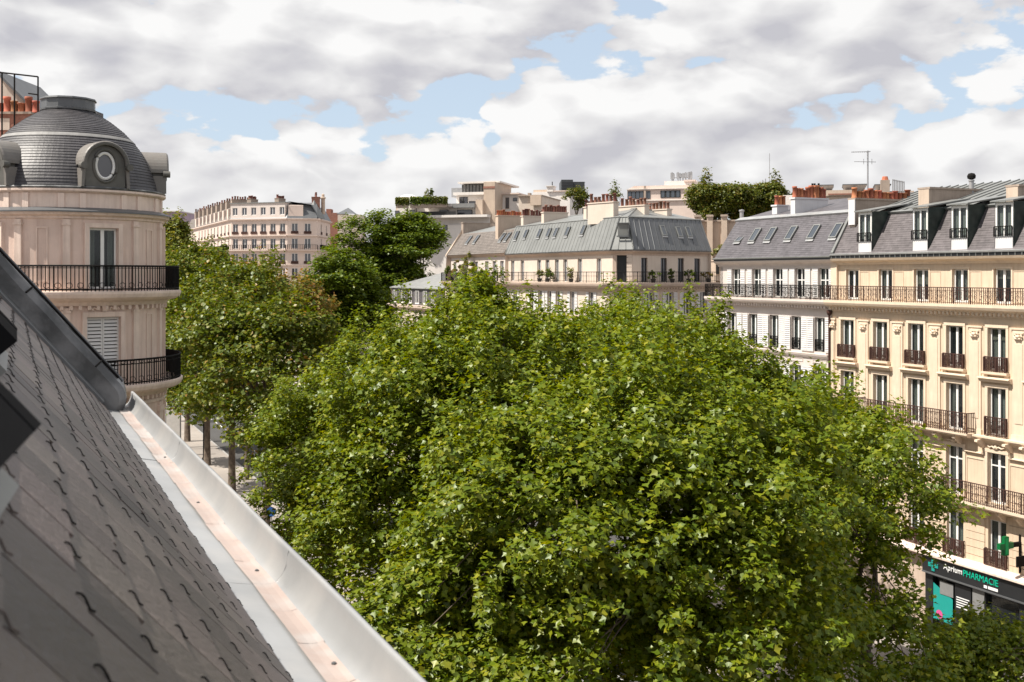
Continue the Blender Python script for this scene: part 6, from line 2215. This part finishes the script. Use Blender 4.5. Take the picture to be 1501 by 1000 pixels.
# balcony greenery
bal_pl = [(835, 'round potted bush on the zinc house balcony', 0.42, 1.15, 'leaf_yellow', Gb, sb(835)), (803, 'low dark plant on the zinc house balcony left of the bush', 0.45, 0.7, 'leaf_dark', Gb, sb(801)),
          (790, 'pale leafy plant on the zinc house balcony near the brown roof', 0.3, 0.8, 'leaf_yellow', Gb, sb(789))]
for i, (px, lab, r, h, m, F_, s) in enumerate(bal_pl):
    shrub('balcony_plant', lab, 'plant', Vector((7.765, 89.06, 0)) + F_.loc(s + 0.2, -0.7, 17.5), (r, r), h, 420, 0.13, m, 90 + i, 0.22, 'balcony plants')
for i, (px, lab, r, h, m) in enumerate(((957, 'spiky dark plant in the shaded balcony corner', 0.55, 0.95, 'leaf_dark'), (985, 'dark potted plant beside the second shaded window', 0.3, 0.9, 'leaf_dark'),
                                        (1009, 'dark bush beside the third shaded window', 0.4, 0.85, 'leaf_dark'), (1038, 'reddish plants at the right end of the shaded balcony', 0.55, 0.7, 'leaf_autumn'))):
    shrub('balcony_plant', lab, 'plant', Vector((7.765, 89.06, 0)) + Gd.loc(sd(px) - 0.3, -0.7, 17.5), (r, r * 0.6), h, 380, 0.13, m, 100 + i, 0.22, 'balcony plants')
for i, (s, lab, r, h, m) in enumerate(((2.2, 'dark potted shrub at the left end of the brown house balcony', 0.8, 1.3, 'leaf_dark'), (4.6, 'tall yellowing shrub on the brown house balcony', 0.9, 2.1, 'leaf_autumn'),
                                       (6.6, 'second tall yellow shrub on the brown house balcony', 0.9, 2.3, 'leaf_yellow'), (8.6, 'bushy planter in the middle of the brown house balcony', 0.7, 1.3, 'leaf_autumn'), (11.4, 'grey tub plant at the right of the brown house balcony', 0.5, 0.9, 'leaf_olive'))):
    shrub('balcony_plant', lab, 'plant', Vector((7.765 + Ap.x, 89.06 + Ap.y, 0)) + Fn.loc(s, -0.1, 17.45), (r, r * 0.5), h, 600, 0.16, m, 120 + i, 0.28, 'balcony plants')
# roof terrace hedges on the terraced block
for i, (p0, p1, q0, q1, lab) in enumerate(((580, 598, 290, 300, 'left end hedge on the terraced block roof'), (601, 632, 288.5, 300, 'dark clipped hedge in the middle of the terraced block roof'), (632, 655, 288.5, 299, 'bright hedge beside the terraced block stairs'))):
    D = 166.5
    a, b = at(p0, q1, D), at(p1, q0, D)
    hx, hz = (b.x - a.x), (b.z - a.z)
    rng = np.random.default_rng(200 + i)
    n = 2600
    pos = rng.uniform(size=(n, 3)) * np.array([hx, 1.2, hz])
    nrm = rng.normal(size=(n, 3)) + np.array([0, -0.6, 0.6])
    r_ = thing('roof_hedge', lab, 'hedge', a, 0, 'roof terrace hedges')
    build('foliage', leaf_mesh('foliage', pos, nrm, 0.24, rng, 'leaf_olive' if i != 1 else 'leaf_dark', True), None, r_, kind='stuff')
    build('planter', MB().box(0, hx, 0.1, 1.1, -0.5, 0.12), 'tan_dark', r_)
for i, (px, q, lab) in enumerate(((627, 282, 'yellow leafed shrub standing above the terrace hedge'), (632.3, 276, 'slim dark cypress above the terrace hedge'))):
    p = at(px, 292, 168.5)
    shrub('terrace_shrub', lab, 'plant', p, (0.55, 0.5) if i == 0 else (0.28, 0.28), (292 - q) / FPX * 168.5, 260, 0.22, 'leaf_yellow' if i == 0 else 'leaf_dark', 210 + i, 0.2)
p = at(1052, 381, 103)
shrub('potted_bush', 'bright yellow-green bush on the ledge in the side street gap', 'plant', p, (0.75, 0.5), 1.0, 500, 0.16, 'leaf_yellow', 220)

# ================================================================ the street below, between the trunks
def post_sign(u, v, lab):
    r = thing('street_sign', lab, 'sign', W(u, v, 0.12))
    build('pole', MB().tube([(0, 0, 0), (0, 0, 2.6)], 0.04, 6), 'metal_grey', r)
    build('disc', MB().lathe([(0.0, -0.02), (0.32, -0.02), (0.32, 0.02), (0, 0.02)], 16), 'blue_sign', r, (0, -0.06, 2.5), (R(90), 0, 0))
    return r


def ground_at(px, py):
    D = FPX * (H - 0.12) / (py - HY)
    return Vector(((px - CX) / FPX * D, D, 0.12))


def set_at(o, px, py):
    g_ = ground_at(px, py)
    o.location = g_
    return o


set_at(post_sign(0, 0, 'blue round traffic sign on a thin pole beside the near trunk'), 398, 806)
for i, (px, py, hgt, lab) in enumerate(((299, 681, 8.0, 'thin black lamp post between the pavement trunks'), (246, 660, 8.0, 'black lamp post beside the round house'))):
    r = thing('lamp_post', lab, 'lamp post', ground_at(px, py), 0, 'street lamps')
    build('base', MB().lathe([(0.22, 0), (0.22, 0.5), (0.14, 0.7)], 10), 'iron', r)
    build('pole', MB().tube([(0, 0, 0.6), (0, 0, hgt)], [0.11, 0.07], 8), 'iron', r)
    build('lantern', MB().lathe([(0.05, hgt), (0.22, hgt + 0.15), (0.28, hgt + 0.6), (0.12, hgt + 0.75), (0, hgt + 0.8)], 8), 'iron', r)
r = thing('advertising_panel', 'pale poster panel on the pavement beside the round house', 'sign', ground_at(254, 668), R(8))
build('panel_frame', MB().box(-0.75, 0.75, -0.1, 0.1, 0.5, 5.0), 'shop_grey', r)
build('poster', MB().box(-0.65, 0.65, -0.12, -0.102, 0.8, 4.8), 'curtain', r)
build('foot', MB().box(-0.3, 0.3, -0.2, 0.2, 0, 0.5), 'iron', r)
